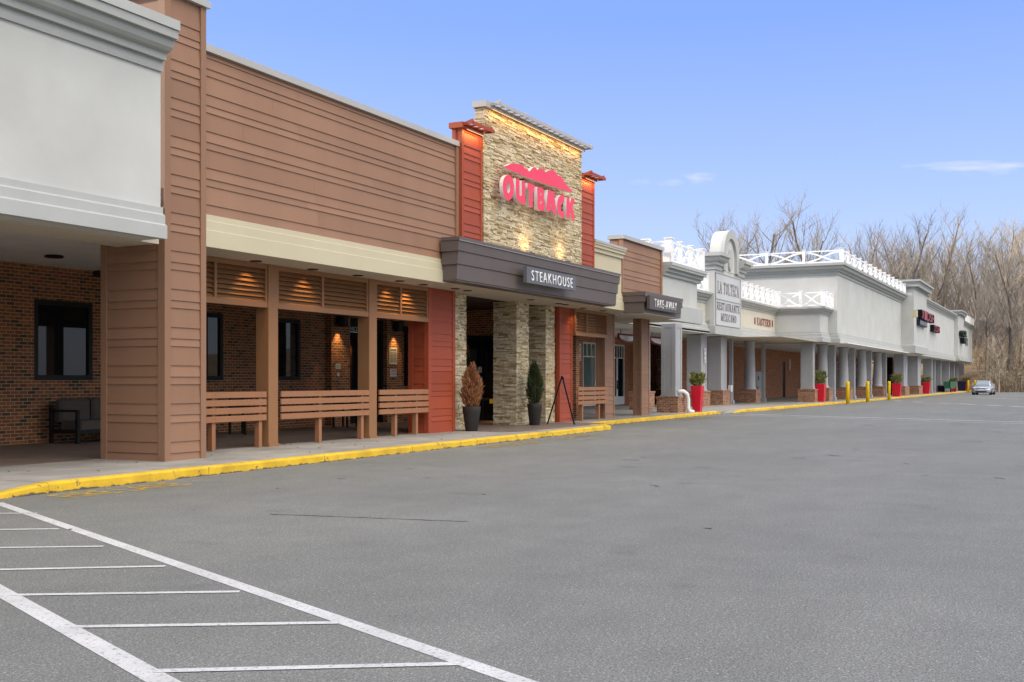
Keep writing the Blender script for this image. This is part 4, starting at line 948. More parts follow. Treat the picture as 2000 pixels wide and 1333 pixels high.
# number plates
for (X, y, z0, z1, w, lb) in ((57.0, 17.26, 2.42, 3.16, .24, 'narrow white number plate on the first grey pier below the arched tower'), (fx(1770.5, 13.6), 13.66, 2.2, 3.1, .34, 'narrow white number plate on the grey pier under the far sign tower'), (92.6, 20.88, 2.35, 3.2, .36, 'white number plate on the brick wall beside the dark door'), (53.75, 22.98, 2.5, 3.4, .4, 'white number plate on brick between the green windows')):
    t = thing('number_plate', lb, 'sign', (X, y, z0)); box('plate', 'paperw', t, X - w / 2, X + w / 2, y - .02, y, z0, z1)
    mb = MB()
    for k in range(3):
        z = z0 + (z1 - z0) * (k + .5) / 3; mb.box(X - w * .22, X + w * .22, y - .024, y - .0205, z - .07, z - .03); mb.box(X - w * .22, X - w * .1, y - .0235, y - .0204, z - .028, z + .07); mb.box(X + w * .1, X + w * .22, y - .0237, y - .0204, z - .028, z + .03)
    mb.build('digits', 'lettergrey', t)

# ================================================================== white lattice railings on the roofs
def lattice(label, pts, z, h, step, loc, wide_ends=True):
    t = thing('roof_railing', label, 'railing', loc)
    for i in range(len(pts) - 1):
        a = Vector(pts[i]); b = Vector(pts[i + 1]); L = (b - a).length; n = max(1, round(L / step)); d = (b - a).normalized(); nn = Vector((-d.y, d.x))
        for k in range(n + 1):
            if k == 0 and i > 0: continue
            c = a + d * (L * k / n); w = .13 if (k in (0, n) and wide_ends) else .075
            mb = MB(); mb.prism_z([(c.x - d.x * w - nn.x * w, c.y - d.y * w - nn.y * w), (c.x + d.x * w - nn.x * w, c.y + d.y * w - nn.y * w), (c.x + d.x * w + nn.x * w, c.y + d.y * w + nn.y * w), (c.x - d.x * w + nn.x * w, c.y - d.y * w + nn.y * w)], z, z + h + .05)
            w2 = w + .03
            mb.prism_z([(c.x - d.x * w2 - nn.x * w2, c.y - d.y * w2 - nn.y * w2), (c.x + d.x * w2 - nn.x * w2, c.y + d.y * w2 - nn.y * w2), (c.x + d.x * w2 + nn.x * w2, c.y + d.y * w2 + nn.y * w2), (c.x - d.x * w2 + nn.x * w2, c.y - d.y * w2 + nn.y * w2)], z + h + .05, z + h + .09)
            mb.build('post', 'white', t)
        for k in range(n):
            p = a + d * (L * k / n + .07); q = a + d * (L * (k + 1) / n - .07); mb = MB()
            def bar(u0, z0, u1, z1, th, dp):
                A = p.lerp(q, u0); B = p.lerp(q, u1); e = nn * dp; s_ = Vector((B.x - A.x, B.y - A.y)).length; dz = z1 - z0; LL = math.hypot(s_, dz)
                oz = th / 2 * s_ / LL; ou = th / 2 * dz / LL / max(s_, .01); A1 = p.lerp(q, u0); du = ou * (u1 - u0)
                def P3(u, zz, sg): w = p.lerp(q, u); return (w.x + e.x * sg, w.y + e.y * sg, zz)
                mb.rings([[P3(u0 - du, z0 + oz, -1), P3(u0 + du, z0 - oz, -1), P3(u0 + du, z0 - oz, 1), P3(u0 - du, z0 + oz, 1)], [P3(u1 - du, z1 + oz, -1), P3(u1 + du, z1 - oz, -1), P3(u1 + du, z1 - oz, 1), P3(u1 - du, z1 + oz, 1)]])
            bar(0, z + h - .05, 1, z + h - .05, .08, .03); bar(0, z + .09, 1, z + .09, .08, .03)
            m_ = z + h * .5
            # bowed cross: four curved arms that meet in the middle
            for sgn in (1, -1):
                prev = (0.0, m_ + sgn * (h * .36))
                for j in range(1, 9):
                    u = j / 8; zz = m_ + sgn * (h * .36) * math.cos(math.pi * u); bar(prev[0], prev[1], u, zz, .10, .022 if sgn > 0 else .018); prev = (u, zz)
            mb.build('lattice', 'white', t)
    return t
lattice('short white lattice railing on top of the grey front block beside the brown parapet', [(39.9, 14.35), (39.9, 13.45), (43.85, 13.45)], 5.86, .82, 1.3, (42, 13.45, 5.86))
lattice('white lattice railing on the recessed wall left of the arched tower', [(44.3, 16.7), (55.3, 16.7)], 5.95, .85, 1.6, (50, 16.7, 5.95))
lattice('lower white lattice railing running round the cream shop and its front block', [(61.4, 16.62), (70.45, 16.62), (70.45, 13.85), (73.1, 13.85)], 6.03, .92, 1.35, (68, 16.6, 6.03))
lattice('upper long white lattice railing around the top of the big grey store', [(73.3, 25.2), (73.3, 13.25), (102.6, 13.25)], 8.95, .85, 2.2, (85, 13.3, 8.95))
t = thing('roof_railing', 'white railing on the far end of the grey store next to the woods', 'railing', (160, 12.6, 9))
mb = MB()
for k in range(9): mb.box(153.8 + k * 1.72, 154.1 + k * 1.72, 12.5, 12.62, 9.0, 9.95)
mb.box(153.8, 168, 12.53, 12.6, 9.85, 9.95); mb.box(153.8, 168, 12.53, 12.6, 9.05, 9.14); mb.box(153.8, 168, 12.55, 12.58, 9.14, 9.85); mb.build('panel', 'white', t)

# ================================================================== benches
def bench(label, x0, x1, legs, y=14.72, zt=1.27):
    t = thing('slatted_railing', label, 'railing', ((x0 + x1) / 2, y, P), 'brown slatted railings between the porch posts')
    st = .155
    for k in range(4):
        z1 = zt - k * st; mb = MB(); mb.bbox(x0, x1, y - .045, y, z1 - .115, z1, .005)
        for q in legs:
            for dx in (-.0,):
                mb.tube((q + dx, y - .052, z1 - .055), (q + dx, y - .044, z1 - .055), .012, .012, 8)
        mb.build('back_slat', 'bench', t)
    for q in legs:
        mb = MB(); mb.box(q - .05, q + .05, y + .001, y + .11, P - .005, zt - .02); mb.build('leg', 'bench', t)
bench('brown slatted railing between the corner pier and the first porch post', 15.25, 18.22, (16.70, 18.08))
bench('longest brown slatted railing, between the two porch posts', 18.70, 21.94, (20.10, 21.72))
bench('brown slatted railing between the second porch post and the red pier', 22.38, 24.62, (23.16, 24.13))
bench('brown slatted railing beside the A-frame easel, right of the red pier', 34.26, 36.9, (34.72, 36.2))

# ================================================================== potted shrubs
def leafy(mb, cx, cy, z0, h, rad_, n, ln_, wd, shape, up=.7, seed=1, lean=None):
    r = random.Random(seed)
    for k in range(n):
        t = r.random() ** .85; a = r.uniform(0, 6.283); rr = rad_ * shape(t) * (r.random() ** .45) * (1 + .20 * math.sin(a * 3 + t * 9) + .10 * math.sin(a * 7 + t * 23))
        p = Vector((cx + rr * math.cos(a), cy + rr * math.sin(a), z0 + h * t))
        d = Vector((math.cos(a) * (1 - up) + r.uniform(-.35, .35), math.sin(a) * (1 - up) + r.uniform(-.35, .35), up + r.uniform(-.2, .3))).normalized()
        s = d.cross(Vector((r.uniform(-1, 1), r.uniform(-1, 1), r.uniform(-.3, .3)))).normalized(); L = ln_ * r.uniform(.6, 1.4); w = wd * r.uniform(.6, 1.3)
        q = p + d * L; m_ = p + d * L * .45 + Vector((r.uniform(-.01, .01), r.uniform(-.01, .01), 0))
        mb.face([p, m_ + s * w, q, m_ - s * w])
def potted(label, x, y, r0, r1, hp, h, rs, leafm, n, seed, sh):
    t = thing('potted_shrub', label, 'potted plant', (x, y, P))
    mb = MB(); mb.lathe([(r0 * .9, P), (r0, P + .02), (r1 * .93, P + hp * .78), (r1 * .955, P + hp * .80), (r1 * .985, P + hp * .97), (r1 * .96, P + hp), (r1 * .86, P + hp), (r1 * .84, P + hp - .06)], x, y, 32)
    o = mb.build('pot', 'pot', t)
    for p in o.data.polygons: p.use_smooth = len(p.vertices) == 4
    mb = MB(); mb.lathe([(.01, P + hp - .05), (r1 * .86, P + hp - .05), (r1 * .86, P + hp - .045), (.01, P + hp - .03)], x, y, 20); mb.build('soil', 'soil', t)
    mb = MB(); mb.path([(x, y, P + hp - .1), (x + .01, y, P + hp + h * .4), (x, y + .01, P + hp + h * .95)], [.03, .02, .006], 6); mb.build('stem', 'trunkbrown', t)
    mb = MB(); leafy(mb, x, y, P + hp - .02, h * .88, rs, n, .125, .0105, sh, .60, seed)
    r = random.Random(seed + 5)
    for k in range(26):
        a = r.uniform(0, 6.28); q = rs * r.uniform(0, .45); b = Vector((x + q * math.cos(a), y + q * math.sin(a), P + hp + h * r.uniform(.6, .8)))
        for j in range(16):
            p = b + Vector((r.uniform(-.02, .02), r.uniform(-.02, .02), j / 16 * h * r.uniform(.18, .26))); d = Vector((r.uniform(-.5, .5), r.uniform(-.5, .5), 1)).normalized() * .08; s_ = Vector((r.uniform(-1, 1), r.uniform(-1, 1), 0)).normalized() * .014
            mb.face([p, p + d * .5 + s_, p + d, p + d * .5 - s_])
    mb.build('foliage', leafm, t)
sh1 = lambda t: (0.62 + 1.5 * t if t < .25 else 1.0 - .05 * (t - .25) if t < .5 else 1.0 - ((t - .5) / .5) ** 1.5 * .85)
potted('brown dead conifer in a tall charcoal pot before the first stone column', 26.42, 14.42, .165, .25, .66, 1.12, .235, 'deadconifer', 3600, 3, sh1)
potted('green conifer in a tall charcoal pot before the middle stone column', 30.62, 14.55, .155, .23, .66, 1.26, .20, 'conifer', 3600, 4, sh1)

# easel
t = thing('easel', 'black empty A-frame easel standing on the pavement before the red pier', 'easel', (31.4, 13.9, P))
mb = MB()
A = Vector((*[31.42, 14.0], 1.58))
pa, pb = gp(1069, 829, P), gp(1122, 830, P)
mb.path([(pa[0], pa[1], P), A + Vector((-.015, .01, 0))], [.028, .026], 4); mb.build('leg', 'bin', t)
mb = MB(); mb.path([(pb[0], pb[1], P), A + Vector((.015, -.01, 0))], [.028, .026], 4); mb.build('leg', 'bin', t)
mb = MB(); mb.tube(A + Vector((-.03, -.03, -.02)), A + Vector((.03, .03, .03)), .045, .03, 10); mb.tube(A + Vector((-.035, -.045, -.02)), A + Vector((-.03, -.05, -.02)), .012, .012, 8); mb.build('hinge', 'black', t)

# red square planters
def planter(label, x, y, h, w0, w1, seed, n=420, hl=.5):
    t = thing('planter', label, 'planter', (x, y, P), 'tall red planters along the kerb')
    mb = MB(); b = .02
    def sq(w, z): return [(x - w + b, y - w, z), (x + w - b, y - w, z), (x + w, y - w + b, z), (x + w, y + w - b, z), (x + w - b, y + w, z), (x - w + b, y + w, z), (x - w, y + w - b, z), (x - w, y - w + b, z)]
    mb.rings([sq(w0, P), sq(w1, P + h), sq(w1 - .035, P + h + .004), sq(w1 - .05, P + h - .06)]); mb.build('pot', 'redpot', t)
    mb = MB(); mb.box(x - w1 + .06, x + w1 - .06, y - w1 + .06, y + w1 - .06, P + h - .06, P + h - .03); mb.build('soil', 'soil', t)
    mb = MB(); leafy(mb, x, y, P + h - .05, hl, w1 * 1.15, n, .22, .035, lambda q: .55 + .7 * q if q < .6 else 1.0 - (q - .6) * 1.2, .55, seed); mb.build('plants', 'leaf', t)
planter('tall red planter with green plants beside the white downpipe', 46.95, 14.55, 1.12, .165, .235, 11, 420, .48)
planter('red planter with yellowish plants before the big square column', 72.1, 14.35, 1.13, .265, .32, 12, hl=.75)
planter('red planter with bushy green plants at the kerb before the far sign tower', 98.3, 13.3, 1.11, .28, .37, 13, hl=.72)
planter('red planter with dry grass beside a white post, past the far sign tower', 119.5, 13.35, 1.15, .30, .38, 14, hl=.5)
planter('small looking red planter beside the green cart', 143.5, 12.95, 1.17, .29, .36, 15, hl=.4)
planter('red planter half hidden behind the silver car', 158.5, 12.75, 1.17, .29, .36, 16, 600, hl=.4)

# bollards
def bollard(label, x, y, h=1.42, r=.115):
    t = thing('bollard', label, 'bollard', (x, y, 0), 'yellow bollards along the kerb')
    mb = MB(); mb.lathe([(r, 0), (r, h - .06), (r * .92, h - .025), (r * .7, h - .005), (.01, h)], x, y, 18); o = mb.build('sleeve', 'bollard', t)
    for p in o.data.polygons: p.use_smooth = len(p.vertices) == 4
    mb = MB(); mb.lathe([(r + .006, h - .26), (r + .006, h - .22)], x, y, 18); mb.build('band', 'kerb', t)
for px, py, lb in ((1655.7, 789.5, 'yellow bollard nearest the red planter of the big column, first of three'), (1694.5, 786, 'yellow bollard in the middle of the three before the round columns'), (1736.5, 781.5, 'yellow bollard before the dark post, last of the three')):
    g = gp(px, py); bollard(lb, g[0], g[1])
bollard('far yellow bollard left of its twin by the silver car', 150.0, 11.85, 1.5, .13); bollard('far yellow bollard closest to the silver car', 150.5, 11.1, 1.5, .13); bollard('yellow bollard partly hidden behind the silver car mirror', 163.0, 11.7, 1.5, .13)

# downpipe, white post, cabinet, mailbox, bins, cart
t = thing('downpipe', 'white bent downpipe on the brick base of the grey pier', 'downpipe', (46.3, 14.7, P))
mb = MB(); px_ = fx(1334, 14.75)
mb.path([(px_ - .15, 14.95, 1.02), (px_ - .02, 14.72, 1.03), (px_ + .12, 14.62, .92), (px_ + .22, 14.60, .70), (px_ + .24, 14.60, .35), (px_ + .27, 14.56, .19), (px_ + .38, 14.40, .155)], [.085] * 7, 12); o = mb.build('pipe', 'white', t, smooth=True)
t = thing('post', 'short white post beside the red planter with dry grass', 'post', (121.3, 13.5, P)); mb = MB(); mb.lathe([(.11, P), (.11, 1.2), (.08, 1.25), (.01, 1.27)], 121.2, 13.35, 14); mb.build('sleeve', 'white', t)
t = thing('utility_cabinet', 'grey metal utility cabinet on a stand beside a thin post', 'cabinet', (67.5, 18.3, P))
cx0, cx1 = fx(1474, 18.2), fx(1493, 18.2); mb = MB(); mb.bbox(cx0, cx1, 18.2, 18.9, fp(1480, 757, 18.2)[1], fp(1480, 726, 18.2)[1], .02); mb.build('box', 'cabinet', t)
mb = MB(); mb.box(cx0 + 1.2, cx1 - .1, 18.3, 18.8, P, fp(1480, 757, 18.2)[1]); mb.build('stand', 'cabinet', t)
mb = MB(); mb.box(cx0 + .9, cx0 + 1.0, 18.17, 18.2, 1.5, 1.75); mb.build('handle', 'black', t)
t = thing('electric_box', 'small white electric meter box on the grey pier edge', 'meter', (62.0, 17.3, 1)); mb = MB(); mb.bbox(61.85, 62.1, 17.2, 17.4, .85, 1.22, .02); mb.build('case', 'panel', t); mb = MB(); mb.tube((61.95, 17.25, P), (61.95, 17.25, .95), .03, .03, 8); mb.build('conduit', 'col_grey', t)
t = thing('mailbox', 'dark navy mailbox between the round columns of the big store', 'mailbox', (87, 17, P))
mx0, mx1 = fx(1668, 16.5), fx(1677.5, 16.5); mb = MB(); mb.rings([[(mx0 + (mx1 - mx0) * k_, y_, z_) for k_, z_ in ((0, .45), (1, .45), (1, 1.35), (.85, 1.58), (.5, 1.68), (.15, 1.58), (0, 1.35))] for y_ in (16.5, 17.2)]); mb.build('body', 'navy', t)
mb = MB()
for a_ in (mx0 + .1, mx1 - .2):
    for b_ in (16.55, 17.05): mb.box(a_, a_ + .1, b_, b_ + .1, P, .45)
mb.build('legs', 'navy', t)
def bin_(label, x, y, w, h, m='bin'):
    t = thing('litter_bin', label, 'bin', (x, y, P)); mb = MB(); mb.rings([[(x - w * a, y - w * a, z), (x + w * a, y - w * a, z), (x + w * a, y + w * a, z), (x - w * a, y + w * a, z)] for a, z in ((.42, P), (.5, P + h * .86))]); mb.build('body', m, t)
    mb = MB(); mb.rings([[(x - w * a, y - w * a, z), (x + w * a, y - w * a, z), (x + w * a, y + w * a, z), (x - w * a, y + w * a, z)] for a, z in ((.54, P + h * .865), (.54, P + h * .92), (.3, P + h))]); mb.build('lid', m, t)
bin_('black square litter bin beside the dark post of the grey store', fx(1732, 15.9), 15.9, 1.1, 1.45); bin_('taller black bin behind the bushy red planter', fx(1745, 15.2), 15.2, .9, 1.9)
bin_('dark navy bin just left of the far yellow bollards', fx(1878.5, 13), 13.0, 1.0, 1.3, 'navy'); bin_('small black bin at the foot of the grey columns past the far tower', fx(1835, 14.1), 13.9, .8, .75)
t = thing('cart', 'green garden cart parked beside the far red planter', 'cart', (138, 13, P)); ca, cb = fx(1849.5, 12.9), fx(1861.5, 12.9)
mb = MB(); mb.rings([[(ca + .3, 12.6, .55), (cb - .3, 12.6, .55), (cb - .3, 13.2, .55), (ca + .3, 13.2, .55)], [(ca, 12.5, 1.35), (cb, 12.5, 1.35), (cb, 13.3, 1.35), (ca, 13.3, 1.35)]]); mb.build('tub', 'cart', t)
for xx in (ca + .8, cb - .8): mb = MB(); mb.tube((xx, 12.55, .4), (xx, 12.65, .4), .26, .26, 12); mb.build('wheel', 'rubber', t)
mb = MB(); mb.path([(ca + .3, 12.6, .5), (ca - .2, 12.6, 1.1), (ca - .5, 12.6, 1.5)], .04, 6); mb.build('handle', 'black', t)

# wall notices near the door
def notice(label, x0, x1, z0, z1, y, m, lines, head=True):
    t = thing('notice', label, 'notice', ((x0 + x1) / 2, y, z0)); box('sheet', m, t, x0, x1, y - .012, y, z0, z1)
    mb = MB(); h = z1 - z0
    if head: mb.box(x0 + .06, x1 - .06, y - .016, y - .0125, z1 - h * .2, z1 - h * .1)
    for k in range(lines):
        z = z1 - h * (.3 + .6 * k / max(1, lines)); mb.box(x0 + .05, x0 + (x1 - x0) * .46, y - .0155, y - .0125, z - .014, z + .004); mb.box(x0 + (x1 - x0) * .55, x1 - .05, y - .0155, y - .0125, z - .014, z + .004)
    mb.build('print', 'lettergrey', t)
yn = 19.775
notice('tall pale green menu notice on the brick beside the door', fx(760, yn), fx(775, yn), fp(767, 712, yn)[1], fp(767, 679, yn)[1], yn, 'paper', 7)
notice('small white warning notice below the menu on the brick', fx(762, yn), fx(774, yn), fp(767, 736, yn)[1], fp(767, 722, yn)[1], yn, 'paperw', 3)
notice('small square pale plate on the brick left of the door', fx(655, yn), fx(664.5, yn), fp(660, 721, yn)[1], fp(660, 711, yn)[1], yn, 'paper', 2, False)
t = thing('door_bell', 'small white bell button below the pale plate left of the door', 'bell', (fx(659.5, yn), yn, 1.7)); mb = MB(); mb.box(fx(657.5, yn), fx(661.5, yn), yn - .03, yn, fp(659, 735, yn)[1], fp(659, 729, yn)[1]); mb.build('button', 'panel', t)

# ------------------------------------------------------------------ lamps the photograph shows lit
def lamp(name, kind, loc, energy, col, parent, **kw):
    l = bpy.data.lights.new(name, kind); l.energy = energy; l.color = col
    for k, v in kw.items(): setattr(l, k, v)
    o = bpy.data.objects.new(name, l); COL.objects.link(o); o.parent = parent; o.location = Vector(loc) - wloc(parent)
    return o
WARM = (1.0, .56, .20)
LE = 1.0
for k, (px, py, lb) in enumerate(((500, 510, 'recessed soffit light above the first slatted railing'), (611, 526, 'recessed soffit light above the left half of the longest slatted railing'), (699, 538, 'recessed soffit light near the second porch post'), (780.6, 549, 'lit recessed soffit light above the third slatted railing'), (827, 556, 'recessed soffit light just before the left red pier'),
        (889, 564, 'recessed soffit light left of the first stone column'), (913, 567.6, 'recessed soffit light over the first stone column edge'), (1036, 585.6, 'recessed soffit light between the two right stone columns'), (1091.6, 593, 'recessed soffit light above the easel, left of a close pair'), (1104, 595, 'recessed soffit light above the easel, right of a close pair'), (1139, 602, 'recessed soffit light above the slatted railing by the easel'), (1178, 607, 'recessed soffit light before the last brown pier'))):
    X, Y = gp(px, py, 3.87)
    t = thing('ceiling_light', lb, 'ceiling light', (X, Y, 3.87), 'round recessed lights in the soffit')
    mb = MB(); mb.lathe([(.08, 3.868), (.115, 3.868), (.12, 3.858), (.10, 3.852), (.08, 3.858)], X, Y, 20); mb.build('trim_ring', 'black', t)
    mb = MB(); mb.lathe([(.01, 3.862), (.078, 3.862), (.078, 3.866), (.01, 3.866)], X, Y, 16); mb.build('lens', 'bulb' if k in (3, 10) else 'black', t)
    if k in (0, 1, 3, 4, 10):
        o = lamp('lamp', 'SPOT', (X + (.0 if k != 4 else -.25), 14.52, 3.84), 7 if k != 4 else 11, WARM, t, spot_size=rad(95), spot_blend=.7, shadow_soft_size=.04); o.rotation_euler = (rad(14), 0, 0)
for px, lb in ((663, 'black wall lamp with warm glow left of the porch door'), (773, 'black wall lamp with warm glow right of the porch door')):
    X, Z = fp(px, 631 if px < 700 else 641, 19.7)
    t = thing('wall_lamp', lb, 'wall lamp', (X, 19.7, Z))
    mb = MB(); mb.lathe([(.16, Z - .12), (.16, Z + .2), (.14, Z + .21)], X, 19.58, 18); mb.box(X - .06, X + .06, 19.65, 19.78, Z - .02, Z + .12); mb.build('shade', 'black', t)
    mb = MB(); mb.lathe([(.01, Z - .118), (.10, Z - .118), (.10, Z - .112), (.01, Z - .112)], X, 19.58, 16); mb.build('lens', 'bulb', t)
    o = lamp('lamp', 'SPOT', (X, 19.60, Z - .15), 16, WARM, t, spot_size=rad(80), spot_blend=.8, shadow_soft_size=.05); o.rotation_euler = (rad(8), 0, 0)
for X, lb in ((27.7, 'flood lamp on the canopy roof lighting the lower left of the stone tower'), (30.1, 'flood lamp on the canopy roof lighting the lower right of the stone tower')):
    t = thing('flood_lamp', lb, 'flood lamp', (X, 13.25, 4.93)); mb = MB(); mb.box(X - .12, X + .12, 13.2, 13.3, 4.92, 4.97); mb.build('body', 'black', t)
    o = lamp('lamp', 'SPOT', (X, 13.12, 4.99), 8, (1, .66, .30), t, spot_size=rad(120), spot_blend=1.0, shadow_soft_size=.06); o.rotation_euler = (rad(180 - 38), 0, 0)
def strip_lamp(label, x0, x1, y, z, e):
    t = thing('strip_light', label, 'strip light', ((x0 + x1) / 2, y, z)); mb = MB(); mb.box(x0, x1, y - .012, y + .012, z, z + .025); mb.build('profile', 'coping', t)
    mb = MB(); mb.box(x0 + .02, x1 - .02, y - .008, y + .008, z - .004, z - .001); mb.build('lens', 'led', t)
    o = lamp('lamp', 'AREA', ((x0 + x1) / 2, y, z - .01), e, WARM, t, shape='RECTANGLE', size=x1 - x0, size_y=.03); o.rotation_euler = (rad(18), 0, 0)
strip_lamp('warm strip light under the top edge of the stone tower', 25.6, 31.6, 13.36, 8.45, 8)
strip_lamp('warm strip light under the cap of the left red pier', 24.35, 25.25, 13.42, 7.69, 2.5)
strip_lamp('warm strip light under the cap of the right red pier', 31.9, 32.8, 13.42, 7.69, 2.5)
X, Z = fp(956, 660, 19.2)
t = thing('wall_lamp', 'warm lamp washing the brick behind the stone columns', 'wall lamp', (33.2, 17.0, 3.2)); mb = MB(); mb.lathe([(.1, 3.05), (.1, 3.3)], 33.1, 16.9, 14); mb.box(33.1, 33.3, 16.86, 16.94, 3.1, 3.2); mb.build('shade', 'black', t)
o = lamp('lamp', 'SPOT', (33.14, 16.85, 3.0), 60, (1, .45, .12), t, spot_size=rad(70), spot_blend=.8, shadow_soft_size=.04)

# ------------------------------------------------------------------ sofa and chairs in the porch
t = thing('sofa', 'black framed outdoor sofa with taupe cushions under the left window', 'sofa', (18.2, 19.0, P)); sx0, sx1, sy0, sy1 = 17.18, 19.1, 18.85, 19.7
for yy_ in (sy0, sy1 - .07):
    mb = MB(); mb.box(sx0, sx0 + .07, yy_, yy_ + .07, P, .82 if yy_ == sy0 else .98); mb.build('leg', 'black', t); mb = MB(); mb.box(sx1 - .07, sx1, yy_, yy_ + .07, P, .82 if yy_ == sy0 else .98); mb.build('leg', 'black', t)
mb = MB(); mb.box(sx0, sx0 + .07, sy0, sy1, .82, .87); mb.box(sx1 - .07, sx1, sy0, sy1, .82, .87); mb.build('armrests', 'black', t)
mb = MB(); mb.box(sx0 + .07, sx1 - .07, sy0, sy1, .36, .44); mb.build('frame', 'black', t)
for k in range(2):
    a_ = sx0 + .1 + k * .88; mb = MB(); mb.bbox(a_, a_ + .84, sy0 + .02, sy1 - .22, .445, .64, .04); mb.build('seat_cushion', 'cushion', t); mb = MB(); mb.bbox(a_, a_ + .84, sy1 - .24, sy1 - .02, .60, 1.1, .05); mb.build('back_cushion', 'cushion', t)
def chair(label, x, y, m='black'):
    t = thing('chair', label, 'chair', (x, y, P))
    for dx in (-.24, .24):
        for dy in (-.24, .24): mb = MB(); mb.box(x + dx - .025, x + dx + .025, y + dy - .025, y + dy + .025, P, .60 if dy < 0 else 1.05); mb.build('leg', m, t)
    mb = MB(); mb.bbox(x - .27, x + .27, y - .27, y + .27, .56, .62, .015); mb.build('seat', m, t)
    mb = MB(); mb.box(x - .21, x + .21, y + .225, y + .255, .75, 1.05); mb.build('backrest', m, t)
    mb = MB(); mb.box(x - .27, x - .22, y - .2, y + .215, .80, .84); mb.box(x + .22, x + .27, y - .2, y + .215, .80, .84); mb.build('armrests', m, t)
for X, Y, lb in ((30.0, 17.2, 'black armchair nearest the first stone column in the dark entrance'), (31.3, 17.9, 'black armchair deeper in the dark entrance beside the middle stone column'), (19.6, 18.4, 'dark chair behind the first slatted railing, near the left window'), (22.2, 18.6, 'dark chair behind the longest slatted railing'), (27.0, 18.9, 'dark chair in the porch behind the third slatted railing')): chair(lb, X, Y)
t = thing('table', 'dark small table with yellow trim in the entrance', 'table', (32.4, 17.5, P)); mb = MB(); mb.box(31.9, 32.9, 17.1, 17.9, .85, .9); mb.build('tabletop', 'black', t); mb = MB(); mb.box(32.55, 32.9, 17.09, 17.099, .74, .88); mb.build('trim', 'yellow', t); mb = MB(); mb.lathe([(.3, P), (.04, P + .03), (.04, .85)], 32.4, 17.5, 14); mb.build('pedestal', 'black', t)
mb = MB(); mb.box(fx(1284, 22.9), fx(1296, 22.9), 22.6, 22.9, .98, 1.25); t = tag(mb.build('display_box', 'yellow'), 'yellow box on the sill of the shop window behind the grey pier', 'box')
t = thing('window_notice', 'pale blue notice in the shop window behind the grey pier', 'notice', (66.4, 22.9, 1.9)); mb = MB(); mb.box(fx(1286.5, 22.9), fx(1299, 22.9), 22.97, 22.99, fp(1290, 734, 22.9)[1], fp(1290, 721, 22.9)[1]); mb.build('sheet', 'paperw', t)

# ------------------------------------------------------------------ silver car
def car(label, loc, yaw):
    t = thing('parked_car', label, 'car', (0, 0, 0)); L = 4.8; W = .93
    # sections along the length (x=0 front): (x, half width, z bottom, z belt)
    sec = [(0.0, .62, .36, .58), (.06, .74, .26, .70), (.25, .84, .22, .78), (.7, .905, .20, .86), (1.3, .93, .20, .95), (2.2, .935, .20, 1.0), (3.4, .93, .20, 1.02), (4.2, .90, .22, 1.03), (4.65, .82, .28, .98), (4.8, .70, .42, .85)]
    rings = []
    for x, w, a, b in sec:
        rings.append([(x, -w * .93, a), (x, w * .93, a), (x, w, a + (b - a) * .25), (x, w, a + (b - a) * .62), (x, w * .93, a + (b - a) * .88), (x, w * .62, b), (x, 0, b + .03), (x, -w * .62, b), (x, -w * .93, a + (b - a) * .88), (x, -w, a + (b - a) * .62), (x, -w, a + (b - a) * .25)])
    mb = MB(); mb.rings(rings); o = mb.build('body', 'carpaint', t, smooth=True)
    cab = [(1.25, .70, .93), (2.05, .60, 1.40), (2.6, .58, 1.46), (3.3, .58, 1.44), (4.05, .66, 1.10), (4.2, .68, 1.0)]
    mb = MB(); mb.rings([[(x, -w, z), (x, -w * .55, z + .03), (x, w * .55, z + .03), (x, w, z), (x + .02, .82, .9), (x + .02, -.82, .9)] for x, w, z in cab]); mb.build('cabin', 'carpaint', t)
    mb = MB(); mb.face([(1.33, -.66, .985), (1.33, .66, .985), (2.0, .555, 1.395), (2.0, -.555, 1.395)]); mb.face([(1.33, -.66, .985), (2.0, -.555, 1.395), (2.02, -.54, 1.385), (1.35, -.64, .975)])
    for v in range(len(mb.v)): mb.v[v] = (mb.v[v][0] - .035, mb.v[v][1], mb.v[v][2] + .035)
    mb.build('windscreen', 'windscreen', t)
    for s_ in (-1, 1):
        mb = MB(); mb.face([(1.55, s_ * .80, 1.0), (2.15, s_ * .66, 1.37), (3.3, s_ * .64, 1.39), (3.95, s_ * .78, 1.05), (3.8, s_ * .82, 1.0)]); mb.build('side_window', 'windscreen', t)
        for x in (.95, 3.75):
            mb = MB(); mb.tube((x, s_ * .70, .33), (x, s_ * .945, .33), .33, .33, 24); w_ = mb.build('wheel', 'rubber', t)
            mb = MB(); mb.tube((x, s_ * .93, .33), (x, s_ * .955, .33), .21, .19, 18); mb.build('rim', 'chrome', w_)
        mb = MB(); mb.rings([[(.02, s_ * .45, .66), (.02, s_ * .70, .63), (.02, s_ * .68, .74), (.02, s_ * .46, .72)], [(.35, s_ * .60, .76), (.35, s_ * .86, .72), (.35, s_ * .86, .80), (.35, s_ * .62, .815)]]); mb.build('headlight', 'lampglass', t)
        mb = MB(); mb.bbox(1.55, 1.72, s_ * .98 - .12, s_ * .98 + .12, .98, 1.12, .02); mb.build('mirror', 'carpaint', t)
        mb = MB(); mb.box(.005, .12, s_ * .60 - .09, s_ * .60 + .09, .38, .46); mb.build('fog_lamp', 'bin', t)
    mb = MB(); mb.box(-.015, .1, -.44, .44, .62, .70); mb.build('grille', 'bin', t)
    mb = MB(); mb.box(-.01, .1, -.52, .52, .30, .40); mb.build('air_intake', 'bin', t)
    mb = MB(); mb.box(-.03, -.012, -.26, .26, .46, .58); mb.build('number_plate', 'panel', t)
    t.location = loc; t.rotation_euler = (0, 0, yaw)
car('silver saloon car facing us on the asphalt before the bare woods', (123.5, 8.55, 0.0), rad(-2.5))

